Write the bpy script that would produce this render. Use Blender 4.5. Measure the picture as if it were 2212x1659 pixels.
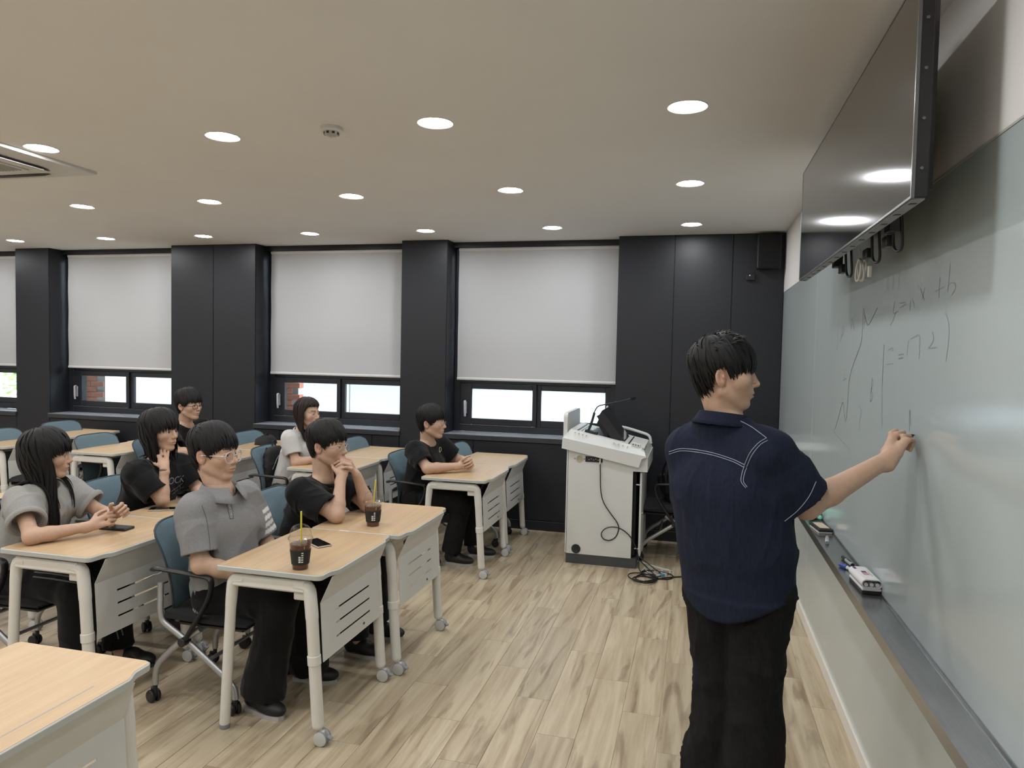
import bpy, math, random
import numpy as np
from mathutils import Vector, Matrix
from mathutils.bvhtree import BVHTree

for o in list(bpy.data.objects):
    bpy.data.objects.remove(o, do_unlink=True)
scene = bpy.context.scene
COL = scene.collection
R = math.radians

# ------------------------------------------------------------------ camera
CAM_F, CAM_YAW, CAM_PITCH, CAM_ROLL = 1539.896620, -0.251985, -0.043578, 0.020616
def cam_basis():
    cy, sy = math.cos(CAM_YAW), math.sin(CAM_YAW)
    f = Vector((sy*math.cos(CAM_PITCH), cy*math.cos(CAM_PITCH), math.sin(CAM_PITCH)))
    r = Vector((cy, -sy, 0)); u = r.cross(f)
    c, s = math.cos(CAM_ROLL), math.sin(CAM_ROLL)
    return r*c+u*s, u*c-r*s, f
cr, cu, cf = cam_basis()
cam_data = bpy.data.cameras.new('camera')
cam_data.sensor_fit = 'HORIZONTAL'; cam_data.sensor_width = 36.0
cam_data.lens = CAM_F/2212*36.0
cam_data.clip_start = 0.05
camera = bpy.data.objects.new('camera', cam_data); COL.objects.link(camera)
camera.matrix_world = Matrix(((cr.x, cu.x, -cf.x, 0), (cr.y, cu.y, -cf.y, 0), (cr.z, cu.z, -cf.z, 1.65), (0, 0, 0, 1)))
scene.camera = camera

# ------------------------------------------------------------------ world, exposure
world = bpy.data.worlds.new('overcast_sky'); scene.world = world
world.use_nodes = True
wb = world.node_tree.nodes['Background']
wb.inputs['Color'].default_value = (0.86, 0.93, 1.0, 1)
wb.inputs['Strength'].default_value = 9.5
vs = scene.view_settings
vs.view_transform = 'Standard'; vs.look = 'None'; vs.gamma = 1.0; vs.use_curve_mapping = False
vs.exposure = 0.18
cy_ = scene.cycles
cy_.max_bounces = 7; cy_.diffuse_bounces = 4; cy_.glossy_bounces = 4; cy_.transmission_bounces = 6; cy_.transparent_max_bounces = 16
cy_.use_adaptive_sampling = True; cy_.adaptive_threshold = 0.06; cy_.adaptive_min_samples = 16
cy_.caustics_reflective = False; cy_.caustics_refractive = False
LAMP_STRENGTH = 125.0
LAMP_COLOR = (0.985, 0.99, 1.0)

# ------------------------------------------------------------------ room numbers (metres)
XB, YW, H = 0.701, 6.452, 2.713        # board wall, window wall, ceiling
XL, YB = -9.6, -2.6                    # far left wall, wall behind the camera
YWIN = 6.74                            # window plane
SILL = 0.868
WINDOWS = [(-9.08, -7.50), (-7.03, -5.42), (-4.40, -2.79), (-2.32, -0.70)]

# ------------------------------------------------------------------ materials
MATS = {}
def M(name, col, rough=0.5, metal=0.0, spec=0.5, var=None, bump=None, attr=False, coat=0.0, sheen=0.0):
    if name in MATS: return MATS[name]
    m = bpy.data.materials.new(name); m.use_nodes = True
    nt = m.node_tree; b = nt.nodes['Principled BSDF']
    col4 = (*col, 1)
    b.inputs['Base Color'].default_value = col4
    b.inputs['Roughness'].default_value = rough
    b.inputs['Metallic'].default_value = metal
    b.inputs['Specular IOR Level'].default_value = spec
    if coat: b.inputs['Coat Weight'].default_value = coat; b.inputs['Coat Roughness'].default_value = 0.1
    if sheen: b.inputs['Sheen Weight'].default_value = sheen
    tc = nt.nodes.new('ShaderNodeTexCoord')
    base = None
    if attr:
        a = nt.nodes.new('ShaderNodeAttribute'); a.attribute_name = 'tint'
        base = a.outputs['Color']
    if var:
        scale, amt = var[0], var[1]
        n = nt.nodes.new('ShaderNodeTexNoise'); n.inputs['Scale'].default_value = scale
        n.inputs['Detail'].default_value = 4
        src = tc.outputs['Object']
        if len(var) > 2:
            mp = nt.nodes.new('ShaderNodeMapping'); mp.inputs['Scale'].default_value = var[2]
            nt.links.new(src, mp.inputs['Vector']); src = mp.outputs['Vector']
        nt.links.new(src, n.inputs['Vector'])
        mr = nt.nodes.new('ShaderNodeMapRange')
        mr.inputs[1].default_value = 0.25; mr.inputs[2].default_value = 0.75
        mr.inputs[3].default_value = 1-amt; mr.inputs[4].default_value = 1+amt
        nt.links.new(n.outputs['Fac'], mr.inputs[0])
        mx = nt.nodes.new('ShaderNodeVectorMath'); mx.operation = 'SCALE'
        if base: nt.links.new(base, mx.inputs[0])
        else: mx.inputs[0].default_value = col
        nt.links.new(mr.outputs[0], mx.inputs['Scale'])
        base = mx.outputs[0]
    if base: nt.links.new(base, b.inputs['Base Color'])
    if bump:
        n = nt.nodes.new('ShaderNodeTexNoise'); n.inputs['Scale'].default_value = bump[0]
        n.inputs['Detail'].default_value = 3
        src = tc.outputs['Object']
        if len(bump) > 2:
            mp = nt.nodes.new('ShaderNodeMapping'); mp.inputs['Scale'].default_value = bump[2]
            nt.links.new(src, mp.inputs['Vector']); src = mp.outputs['Vector']
        nt.links.new(src, n.inputs['Vector'])
        bp = nt.nodes.new('ShaderNodeBump'); bp.inputs['Strength'].default_value = bump[1]
        bp.inputs['Distance'].default_value = 0.01
        nt.links.new(n.outputs['Fac'], bp.inputs['Height'])
        nt.links.new(bp.outputs['Normal'], b.inputs['Normal'])
    MATS[name] = m
    return m

def mat_emit(name, col, strength):
    m = bpy.data.materials.new(name); m.use_nodes = True
    nt = m.node_tree; nt.nodes.clear()
    e = nt.nodes.new('ShaderNodeEmission'); o = nt.nodes.new('ShaderNodeOutputMaterial')
    e.inputs['Color'].default_value = (*col, 1); e.inputs['Strength'].default_value = strength
    nt.links.new(e.outputs[0], o.inputs[0]); MATS[name] = m
    return m

def mat_glass(name, tint=(1, 1, 1), ior=1.45, milky=0.0, milk_col=(0.9, 0.94, 0.96)):
    m = bpy.data.materials.new(name); m.use_nodes = True
    nt = m.node_tree; nt.nodes.clear()
    o = nt.nodes.new('ShaderNodeOutputMaterial')
    t = nt.nodes.new('ShaderNodeBsdfTransparent'); t.inputs[0].default_value = (*tint, 1)
    g = nt.nodes.new('ShaderNodeBsdfGlossy'); g.inputs['Roughness'].default_value = 0.02
    lw = nt.nodes.new('ShaderNodeLayerWeight'); lw.inputs[0].default_value = 0.5
    pw = nt.nodes.new('ShaderNodeMath'); pw.operation = 'POWER'; pw.inputs[1].default_value = 5.0
    fr = nt.nodes.new('ShaderNodeMath'); fr.operation = 'MULTIPLY_ADD'; fr.inputs[1].default_value = min(1.0, (ior-1)*1.8); fr.inputs[2].default_value = ((ior-1)/(ior+1))**2
    nt.links.new(lw.outputs['Facing'], pw.inputs[0]); nt.links.new(pw.outputs[0], fr.inputs[0])
    mx = nt.nodes.new('ShaderNodeMixShader')
    nt.links.new(fr.outputs[0], mx.inputs[0]); nt.links.new(t.outputs[0], mx.inputs[1]); nt.links.new(g.outputs[0], mx.inputs[2])
    out = mx.outputs[0]
    if milky:
        tr = nt.nodes.new('ShaderNodeBsdfTranslucent'); tr.inputs[0].default_value = (*milk_col, 1)
        m2 = nt.nodes.new('ShaderNodeMixShader'); m2.inputs[0].default_value = milky
        nt.links.new(out, m2.inputs[1]); nt.links.new(tr.outputs[0], m2.inputs[2]); out = m2.outputs[0]
    nt.links.new(out, o.inputs[0]); MATS[name] = m
    return m

def mat_wood(name, light, dark, scale, knots=False, rough=0.4, per_object=True, gscale=(1, 1, 1)):
    """streaky wood grain running along local y"""
    m = bpy.data.materials.new(name); m.use_nodes = True
    nt = m.node_tree; L = nt.links; N = nt.nodes
    b = N['Principled BSDF']; b.inputs['Roughness'].default_value = rough
    tc = N.new('ShaderNodeTexCoord'); oi = N.new('ShaderNodeObjectInfo')
    add = N.new('ShaderNodeVectorMath'); add.operation = 'ADD'
    rs = N.new('ShaderNodeVectorMath'); rs.operation = 'SCALE'
    cb = N.new('ShaderNodeCombineXYZ')
    for i in range(3): L.new(oi.outputs['Random'], cb.inputs[i])
    L.new(cb.outputs[0], rs.inputs[0]); rs.inputs['Scale'].default_value = 37.0
    L.new(tc.outputs['Object'], add.inputs[0]); L.new(rs.outputs[0], add.inputs[1])
    mp = N.new('ShaderNodeMapping'); mp.inputs['Scale'].default_value = (scale*gscale[0], scale*0.055*gscale[1], scale)
    L.new(add.outputs[0], mp.inputs['Vector'])
    # warp
    w = N.new('ShaderNodeTexNoise'); w.inputs['Scale'].default_value = 0.55; w.inputs['Detail'].default_value = 2
    L.new(mp.outputs[0], w.inputs['Vector'])
    ws = N.new('ShaderNodeVectorMath'); ws.operation = 'SCALE'; ws.inputs['Scale'].default_value = 2.2
    L.new(w.outputs['Color'], ws.inputs[0])
    wa = N.new('ShaderNodeVectorMath'); wa.operation = 'ADD'
    L.new(mp.outputs[0], wa.inputs[0]); L.new(ws.outputs[0], wa.inputs[1])
    n1 = N.new('ShaderNodeTexNoise'); n1.inputs['Scale'].default_value = 1.0; n1.inputs['Detail'].default_value = 6; n1.inputs['Roughness'].default_value = 0.62
    L.new(wa.outputs[0], n1.inputs['Vector'])
    rp = N.new('ShaderNodeValToRGB')
    rp.color_ramp.elements[0].position = 0.34; rp.color_ramp.elements[0].color = (*dark, 1)
    rp.color_ramp.elements[1].position = 0.62; rp.color_ramp.elements[1].color = (*light, 1)
    L.new(n1.outputs['Fac'], rp.inputs[0])
    col = rp.outputs[0]
    if knots:
        mp2 = N.new('ShaderNodeMapping'); mp2.inputs['Scale'].default_value = (13.0, 1.5, 1)
        L.new(add.outputs[0], mp2.inputs['Vector'])
        n2 = N.new('ShaderNodeTexNoise'); n2.inputs['Scale'].default_value = 1.0; n2.inputs['Detail'].default_value = 5; n2.inputs['Distortion'].default_value = 1.6
        L.new(mp2.outputs[0], n2.inputs['Vector'])
        r2 = N.new('ShaderNodeValToRGB')
        r2.color_ramp.elements[0].position = 0.555; r2.color_ramp.elements[0].color = (0, 0, 0, 1)
        r2.color_ramp.elements[1].position = 0.68; r2.color_ramp.elements[1].color = (1, 1, 1, 1)
        L.new(n2.outputs['Fac'], r2.inputs[0])
        sc = N.new('ShaderNodeMath'); sc.operation = 'MULTIPLY'; sc.inputs[1].default_value = 0.52
        L.new(r2.outputs[0], sc.inputs[0])
        mx = N.new('ShaderNodeMix'); mx.data_type = 'RGBA'
        L.new(sc.outputs[0], mx.inputs['Factor']); L.new(col, mx.inputs['A']); mx.inputs['B'].default_value = (0.16, 0.10, 0.06, 1)
        col = mx.outputs['Result']
    if per_object:
        mr = N.new('ShaderNodeMapRange'); mr.inputs[3].default_value = 0.9; mr.inputs[4].default_value = 1.08
        L.new(oi.outputs['Random'], mr.inputs[0])
        vm = N.new('ShaderNodeVectorMath'); vm.operation = 'SCALE'
        L.new(col, vm.inputs[0]); L.new(mr.outputs[0], vm.inputs['Scale']); col = vm.outputs[0]
    L.new(col, b.inputs['Base Color'])
    MATS[name] = m
    return m

mat_ceiling = M('ceiling_paint', (0.80, 0.805, 0.81), 0.9, var=(2.0, 0.02), bump=(90, 0.03))
mat_dark = M('dark_wall_laminate', (0.0155, 0.0175, 0.0225), 0.42, spec=0.4, var=(40, 0.10), bump=(220, 0.04))
mat_gap_shade = M('gap_shade_black', (0.004, 0.004, 0.005), 0.8)  # near-black standing in for the shade inside the lectern cabinet
mat_white_wall = M('white_wall_paint', (0.74, 0.73, 0.72), 0.85, var=(3, 0.02))
mat_frame = M('window_frame_black', (0.018, 0.020, 0.026), 0.35, var=(30, 0.08))
mat_board = M('glass_board_pale_green', (0.425, 0.485, 0.49), 0.16, spec=0.5, var=(1.6, 0.03, (1, 1.6, .5)))
mat_board_low = M('glass_board_lower_panel', (0.50, 0.545, 0.535), 0.22, spec=0.5, var=(1.6, 0.03))
mat_steel = M('brushed_steel', (0.42, 0.43, 0.435), 0.24, metal=0.95, var=(6, 0.10, (60, 1, 60)))
mat_cream = M('cream_baseboard', (0.72, 0.69, 0.63), 0.6, var=(8, 0.03))
mat_floor = mat_wood('oak_vinyl_plank', (0.56, 0.475, 0.335), (0.375, 0.29, 0.19), 20.0, knots=True, rough=0.32)
mat_top = mat_wood('birch_laminate', (0.555, 0.395, 0.235), (0.480, 0.330, 0.185), 36.0, rough=0.42)
mat_edge = M('desk_edge_grey', (0.46, 0.47, 0.445), 0.45, var=(14, 0.03))
mat_leg = M('desk_leg_cream', (0.69, 0.675, 0.63), 0.4, var=(10, 0.02), bump=(300, 0.02))
mat_panel = M('desk_panel_warm_grey', (0.63, 0.625, 0.605), 0.45, var=(10, 0.02), bump=(300, 0.03))
mat_darkplastic = M('black_plastic', (0.012, 0.012, 0.013), 0.4, var=(30, 0.1))
mat_wheel = M('wheel_pale_grey', (0.55, 0.55, 0.54), 0.45, var=(20, 0.03))
mat_wheelgrey = M('wheel_grey', (0.24, 0.25, 0.27), 0.5, var=(20, 0.05))
mat_silver = M('silver_tube', (0.42, 0.43, 0.44), 0.38, metal=0.75, var=(12, 0.04))
mat_mesh = M('blue_grey_chair_mesh', (0.13, 0.20, 0.24), 0.8, var=(160, 0.22, (1, 1, 3)), bump=(420, 0.25))
mat_cushion = M('black_seat_fabric', (0.012, 0.012, 0.013), 0.9, var=(60, 0.2), bump=(300, 0.2))
mat_blind = None

# ------------------------------------------------------------------ mesh helpers
def shade(me, angle=35):
    me.polygons.foreach_set('use_smooth', [True]*len(me.polygons))
    me.set_sharp_from_angle(angle=R(angle))

def catmull(pts, n=6, closed=False):
    P = [Vector(p) for p in pts]; out = []
    m = len(P)
    rng = range(m if closed else m-1)
    for i in rng:
        p0 = P[(i-1) % m] if (closed or i > 0) else P[0]*2-P[1]
        p1 = P[i]; p2 = P[(i+1) % m]
        p3 = P[(i+2) % m] if (closed or i+2 < m) else P[-1]*2-P[-2]
        for k in range(n):
            t = k/n
            out.append(0.5*((2*p1)+(p2-p0)*t+(2*p0-5*p1+4*p2-p3)*t*t+(3*p1-p0-3*p2+p3)*t**3))
    if not closed: out.append(P[-1])
    return out

def fillet(pts, r, n=5):
    """polyline with rounded corners"""
    P = [Vector(p) for p in pts]; out = [P[0]]
    for i in range(1, len(P)-1):
        a, b, c = P[i-1], P[i], P[i+1]
        d1 = (a-b); d2 = (c-b); l = min(r, d1.length*0.49, d2.length*0.49)
        s = b+d1.normalized()*l; e = b+d2.normalized()*l
        for k in range(n+1):
            t = k/n
            out.append(s*(1-t)**2+b*2*t*(1-t)+e*t*t)
    out.append(P[-1])
    return out

class MB:
    def __init__(self): self.v = []; self.f = []
    def add(self, vs, fs, flipcheck=None):
        o = len(self.v)
        vs = [Vector(p) for p in vs]
        self.v += vs
        for f in fs:
            if flipcheck is not None:
                a, b, c = vs[f[0]], vs[f[1]], vs[f[2]]
                ctr = sum((vs[i] for i in f), Vector())/len(f)
                if (b-a).cross(c-a).dot(ctr-flipcheck) < 0: f = list(reversed(f))
            self.f.append([i+o for i in f])
        return self
    def box(self, lo, hi, c=0.0, mat=None):
        lo = Vector(lo); hi = Vector(hi); ctr = (lo+hi)/2; h = (hi-lo)/2
        return self.obox(ctr, h, c=c, mat=mat)
    def obox(self, ctr, h, rot=None, c=0.0, mat=None):
        ctr = Vector(ctr); h = Vector((abs(h[0]), abs(h[1]), abs(h[2])))
        c = min(c, min(h)*0.95)
        vs = []; idx = {}
        S = (-1, 1)
        if c <= 0:
            for sx in S:
                for sy in S:
                    for sz in S:
                        idx[(sx, sy, sz)] = len(vs); vs.append(Vector((sx*h.x, sy*h.y, sz*h.z)))
            fs = []
            for k in range(3):
                i, j = (k+1) % 3, (k+2) % 3
                for s in S:
                    q = []
                    for a, b in ((-1, -1), (1, -1), (1, 1), (-1, 1)):
                        t = [0, 0, 0]; t[k] = s; t[i] = a; t[j] = b; q.append(idx[tuple(t)])
                    fs.append(q)
        else:
            for sx in S:
                for sy in S:
                    for sz in S:
                        for k in range(3):
                            p = [sx*(h.x-c), sy*(h.y-c), sz*(h.z-c)]
                            p[k] = (sx, sy, sz)[k]*h[k]
                            idx[(sx, sy, sz, k)] = len(vs); vs.append(Vector(p))
            fs = []
            for k in range(3):
                i, j = (k+1) % 3, (k+2) % 3
                for s in S:
                    q = []
                    for a, b in ((-1, -1), (1, -1), (1, 1), (-1, 1)):
                        t = [0, 0, 0]; t[k] = s; t[i] = a; t[j] = b; q.append(idx[(*t, k)])
                    fs.append(q)
                for a in S:
                    for b in S:
                        t0 = [0, 0, 0]; t0[i] = a; t0[j] = b; t0[k] = -1
                        t1 = list(t0); t1[k] = 1
                        fs.append([idx[(*t0, i)], idx[(*t1, i)], idx[(*t1, j)], idx[(*t0, j)]])
            for sx in S:
                for sy in S:
                    for sz in S:
                        fs.append([idx[(sx, sy, sz, 0)], idx[(sx, sy, sz, 1)], idx[(sx, sy, sz, 2)]])
        if mat is not None: rot = mat
        if rot is not None: vs = [rot @ p for p in vs]
        vs = [p+ctr for p in vs]
        return self.add(vs, fs, flipcheck=ctr)
    def tube(self, pts, r, n=8, closed=False, caps=True, flat=None, up=(0, 0, 1)):
        """r: number or list; flat: (a, b) radii multipliers along side/up"""
        P = [Vector(p) for p in pts]; m = len(P)
        rr = r if isinstance(r, (list, tuple)) else [r]*m
        T = []
        for i in range(m):
            if closed: t = P[(i+1) % m]-P[(i-1) % m]
            else: t = P[min(i+1, m-1)]-P[max(i-1, 0)]
            if t.length < 1e-9: t = Vector((0, 0, 1))
            T.append(t.normalized())
        u = Vector(up)
        if abs(u.dot(T[0])) > 0.95: u = Vector((1, 0, 0)) if abs(T[0].x) < 0.9 else Vector((0, 1, 0))
        u = (u-T[0]*u.dot(T[0])).normalized()
        vs = []; fs = []
        a, b = flat or (1, 1)
        for i in range(m):
            u = u-T[i]*u.dot(T[i])
            u = u.normalized() if u.length > 1e-6 else Vector((1, 0, 0))
            s = T[i].cross(u)
            for k in range(n):
                an = 2*math.pi*k/n
                vs.append(P[i]+s*(math.cos(an)*rr[i]*a)+u*(math.sin(an)*rr[i]*b))
        for i in range(m if closed else m-1):
            j = (i+1) % m
            for k in range(n):
                l = (k+1) % n
                fs.append([i*n+k, i*n+l, j*n+l, j*n+k])
        if caps and not closed:
            fs.append(list(reversed(range(n)))); fs.append([(m-1)*n+k for k in range(n)])
        return self.add(vs, fs)
    def lathe(self, prof, n=20, org=(0, 0, 0), mat=None, cap0=True, cap1=True):
        """prof: list of (radius, height) around local z"""
        vs = []; fs = []
        o = Vector(org)
        for r, z in prof:
            for k in range(n):
                an = 2*math.pi*k/n
                p = Vector((r*math.cos(an), r*math.sin(an), z))
                if mat is not None: p = mat @ p
                vs.append(p+o)
        for i in range(len(prof)-1):
            for k in range(n):
                l = (k+1) % n
                fs.append([i*n+k, i*n+l, (i+1)*n+l, (i+1)*n+k])
        if cap0: fs.append(list(reversed(range(n))))
        if cap1: fs.append([(len(prof)-1)*n+k for k in range(n)])
        return self.add(vs, fs)
    def cyl(self, a, b, r, n=14, r2=None, c=0.0):
        a = Vector(a); b = Vector(b); d = b-a; L = d.length
        q = Vector((0, 0, 1)).rotation_difference(d).to_matrix()
        r2 = r if r2 is None else r2
        prof = [(r, 0), (r2, L)] if c <= 0 else [(r-c, 0), (r, c), (r2, L-c), (r2-c, L)]
        return self.lathe(prof, n, a, q)
    def prism(self, poly, t0, t1, fn):
        """poly: 2-D outline (counter-clockwise seen from t1), fn(u, v, t) -> point"""
        n = len(poly)
        vs = [fn(u, v, t0) for u, v in poly]+[fn(u, v, t1) for u, v in poly]
        fs = [list(reversed(range(n))), [n+i for i in range(n)]]
        for i in range(n):
            j = (i+1) % n
            fs.append([i, j, n+j, n+i])
        return self.add(vs, fs)
    def plate(self, us, vs_, holes, th, fn):
        """sheet on breaks us x vs_, cells listed in holes left out, thickness th, fn(u, v, t)"""
        nu, nv = len(us), len(vs_)
        V = [fn(u, v, 0) for v in vs_ for u in us]+[fn(u, v, th) for v in vs_ for u in us]
        o = nu*nv; F = []
        solid = lambda i, j: 0 <= i < nu-1 and 0 <= j < nv-1 and (i, j) not in holes
        for j in range(nv-1):
            for i in range(nu-1):
                if not solid(i, j): continue
                a, b, c, d = j*nu+i, j*nu+i+1, (j+1)*nu+i+1, (j+1)*nu+i
                F.append([d, c, b, a]); F.append([o+a, o+b, o+c, o+d])
                if not solid(i-1, j): F.append([a, o+a, o+d, d])
                if not solid(i+1, j): F.append([b, c, o+c, o+b])
                if not solid(i, j-1): F.append([a, b, o+b, o+a])
                if not solid(i, j+1): F.append([d, o+d, o+c, c])
        return self.add(V, F)
    def mesh(self, name, mat=None, angle=35):
        me = bpy.data.meshes.new(name)
        me.from_pydata([tuple(p) for p in self.v], [], self.f)
        if mat: me.materials.append(mat)
        shade(me, angle); me.update()
        return me
    def build(self, name, mat, parent=None, angle=35, loc=None):
        return link(name, self.mesh(name, mat, angle), parent, loc)

def link(name, data, parent=None, loc=None):
    o = bpy.data.objects.new(name, data); COL.objects.link(o)
    if parent is not None: o.parent = parent
    if loc is not None: o.location = loc
    return o
def tag(o, label=None, cat=None, group=None, kind=None):
    if label: o['label'] = label
    if cat: o['category'] = cat
    if group: o['group'] = group
    if kind: o['kind'] = kind
    return o
def empty(name, loc=(0, 0, 0), rz=0.0, label=None, cat=None, group=None):
    o = bpy.data.objects.new(name, None); COL.objects.link(o)
    o.empty_display_size = 0.1
    o.location = loc; o.rotation_euler = (0, 0, rz)
    return tag(o, label, cat, group)
def copy_tree(o, parent=None):
    c = o.copy(); COL.objects.link(c); c.parent = parent
    for ch in list(o.children): copy_tree(ch, c)
    return c

# ================================================================== THE SETTING
# ---- floor: slab plus separate planks
floor = tag(MB().box((XL, YB, -0.12), (XB+0.02, YW+0.02, -0.0022)).build('floor', mat_floor), kind='structure')
PW, PL = 0.1715, 0.908
plank_mesh = {}
def plank_obj(x0, x1, y0, y1):
    key = (round(x1-x0, 3), round(y1-y0, 3))
    if key not in plank_mesh:
        w, l = (x1-x0)/2-0.0009, (y1-y0)/2-0.0009
        plank_mesh[key] = MB().box((-w, -l, -0.0022), (w, l, 0.0), c=0.0008).mesh('plank', mat_floor)
    o = link('plank', plank_mesh[key], floor, ((x0+x1)/2, (y0+y1)/2, 0))
    return o
k0 = -39
for c in range(k0, 6):
    x0 = -0.110+c*PW; x1 = min(x0+PW, XB-0.001)
    if x1-x0 < 0.01: continue
    yj = 2.97-0.3027*c                       # joint of this column
    while yj > 0.9: yj -= PL
    while yj < 0.9-PL: yj += PL
    y = yj
    while y < YW-0.01:
        a, b = max(y, 0.62), min(y+PL, YW)
        if b-a > 0.02 and not (x1 < -3.4 and b < 1.9) and not (x1 < -4.6 and b < 2.9): plank_obj(x0, x1, a, b)
        y += PL

ceiling = tag(MB().box((XL-0.2, YB-0.2, H), (XB+0.2, YWIN+0.3, H+0.2)).build('ceiling', mat_ceiling), kind='structure')
tag(MB().box((XL-0.2, YB, -0.1), (XL, YWIN+0.2, H)).build('wall_left', mat_white_wall), kind='structure')
tag(MB().box((XL-0.2, YB-0.2, -0.1), (XB+0.2, YB, H)).build('wall_back', mat_white_wall), kind='structure')
wall_right = tag(MB().box((XB+0.012, YB, -0.1), (XB+0.2, YWIN+0.3, H)).build('wall_right', mat_white_wall), kind='structure')
# cover strip that closes the wall above the board flush with it
tag(MB().box((XB, YB, 2.212), (XB+0.012, YW, H)).build('trim_1', mat_white_wall), kind='structure')

# ---- window wall: piers, parapets, panels
mb = MB()
edges = [XL]+[e for w in WINDOWS for e in w]+[XB+0.012]
for i in range(0, len(edges), 2):
    mb.box((edges[i], YW+0.012, -0.1), (edges[i+1], YWIN+0.22, H))
for a, b in WINDOWS:
    mb.box((a, YW+0.012, -0.1), (b, YWIN+0.22, SILL-0.05))
    mb.box((a, YWIN-0.11, H-0.05), (b, YWIN+0.22, H))
wall_far = tag(mb.build('wall_far', mat_dark), kind='structure')
def wpanel(x0, x1, z0, z1):
    g = 0.003
    MB().box((x0+g, YW, z0+g), (x1-g, YW+0.012, z1-g), c=0.0015).build('panel', mat_dark, wall_far)
for xs in ((-0.70, -0.21, 0.28, XB), (-2.79, -2.32), (-5.42, -4.90, -4.40), (-7.50, -7.03)):
    for a, b in zip(xs, xs[1:]): wpanel(a, b, 0.09, H)
for xs in ((-2.32, -2.03, -1.03, -0.70), (-4.40, -4.11, -3.08, -2.79), (-7.03, -6.76, -5.76, -5.42), (-9.08, -8.8, -7.8, -7.5)):
    for a, b in zip(xs, xs[1:]): wpanel(a, b, 0.09, SILL-0.052)
tag(MB().box((XL, YW-0.006, 0), (XB, YW+0.012, 0.088), c=0.002).build('baseboard_far', mat_dark), kind='structure')

# ---- windows
mat_pane = mat_glass('window_glass', (0.96, 0.99, 1.0))
mat_pane_f = mat_glass('frosted_window_glass', (0.97, 0.99, 1.0), milky=0.55)
mat_handle = M('window_handle_grey', (0.50, 0.52, 0.55), 0.35, metal=0.3, var=(20, 0.03))
mat_sill_lit = M('sill_top_daylit', (0.26, 0.28, 0.31), 0.25, var=(30, 0.06))  # lighter than the sill itself: window daylight painted into the colour
mat_sill = M('sill_dark', (0.030, 0.033, 0.040), 0.35, var=(30, 0.08))
def window(n, a, b, frosted):
    w = empty('window_%d' % n, ((a+b)/2, YWIN, SILL)); tag(w, kind='structure')
    hw = (b-a)/2; top = H-0.05-SILL
    # sill board
    MB().box((-hw-0.01, YW-YWIN-0.022, -0.05), (hw+0.01, 0.0, -0.004), c=0.003).build('window_sill', mat_sill, w)
    MB().box((-hw, YW-YWIN-0.020, -0.004), (hw, -0.03, 0.0), c=0.001).build('sill_lit_top', mat_sill_lit, w)  # thin plate carrying the painted daylight on top of the dark sill
    # outer frame
    f = MB()
    f.box((-hw, -0.03, 0.0), (-hw+0.065, 0.05, top), c=0.003).box((hw-0.065, -0.03, 0), (hw, 0.05, top), c=0.003)
    f.box((-hw+0.065, -0.03, 0.0), (hw-0.065, 0.05, 0.065), c=0.003).box((-hw+0.065, -0.03, top-0.06), (hw-0.065, 0.05, top), c=0.003)
    f.box((-hw+0.065, -0.02, 0.475), (hw-0.065, 0.05, 0.545), c=0.003)
    f.build('window_frame', mat_frame, w)
    # two sashes in the lower light, two fixed panes above
    for s in (-1, 1):
        x0, x1 = (-hw+0.065, 0.03) if s < 0 else (0.03, hw-0.065)
        sl, sr_ = (0.12, 0.04) if s < 0 else (0.04, 0.055)
        yo = -0.012 if s < 0 else 0.012
        sa = MB()
        sa.box((x0, yo-0.022, 0.065), (x0+sl, yo+0.022, 0.475), c=0.003).box((x1-sr_, yo-0.022, 0.065), (x1, yo+0.022, 0.475), c=0.003)
        sa.box((x0+sl, yo-0.022, 0.065), (x1-sr_, yo+0.022, 0.13), c=0.003).box((x0+sl, yo-0.022, 0.422), (x1-sr_, yo+0.022, 0.475), c=0.003)
        so = sa.build('sash', mat_frame, w)
        MB().box((x0+sl-0.002, yo-0.004, 0.128), (x1-sr_+0.002, yo+0.004, 0.424)).build('pane', mat_pane_f if frosted else mat_pane, so)
        MB().box((x0+0.004, yo+0.01, 0.548), (x1-0.004, yo+0.018, top-0.062)).build('pane', mat_pane, w)
    # aluminium track line and handle
    MB().box((-hw+0.067, -0.034, 0.066), (0.02, -0.03, 0.074)).build('track', mat_handle, w)
    for hx in ((-hw+0.125,) if n != 4 else (-hw+0.125, hw-0.09)):
        h = MB(); h.obox((hx, -0.042, 0.235), (0.014, 0.008, 0.06), c=0.004)
        h.tube(fillet([(hx, -0.05, 0.30), (hx, -0.075, 0.30), (hx+0.004, -0.078, 0.19), (hx+0.006, -0.074, 0.15)], 0.012), 0.011, 8, flat=(1, .7))
        h.build('handle', mat_handle, w)
    return w
for i, (a, b) in enumerate(WINDOWS): window(i+1, a, b, i == 3)

# ---- roller blinds
mat_blind = M('blind_fabric', (0.545, 0.555, 0.57), 0.9, var=(500, 0.06), bump=(900, 0.08))
nt = mat_blind.node_tree
tr = nt.nodes.new('ShaderNodeBsdfTranslucent'); tr.inputs[0].default_value = (0.7, 0.71, 0.72, 1)
mx = nt.nodes.new('ShaderNodeMixShader'); mx.inputs[0].default_value = 0.10
outn = [n for n in nt.nodes if n.type == 'OUTPUT_MATERIAL'][0]
nt.links.new(nt.nodes['Principled BSDF'].outputs[0], mx.inputs[1]); nt.links.new(tr.outputs[0], mx.inputs[2]); nt.links.new(mx.outputs[0], outn.inputs[0])
mat_rail = M('blind_rail', (0.66, 0.66, 0.655), 0.5, var=(30, 0.02))
BL = ['pale roller blind over the leftmost window, cut off by the photo edge', 'pale roller blind over the window behind the man in dark-framed glasses',
      'pale roller blind over the window behind the woman in the white tee', 'pale roller blind over the window behind the white lectern']
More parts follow.
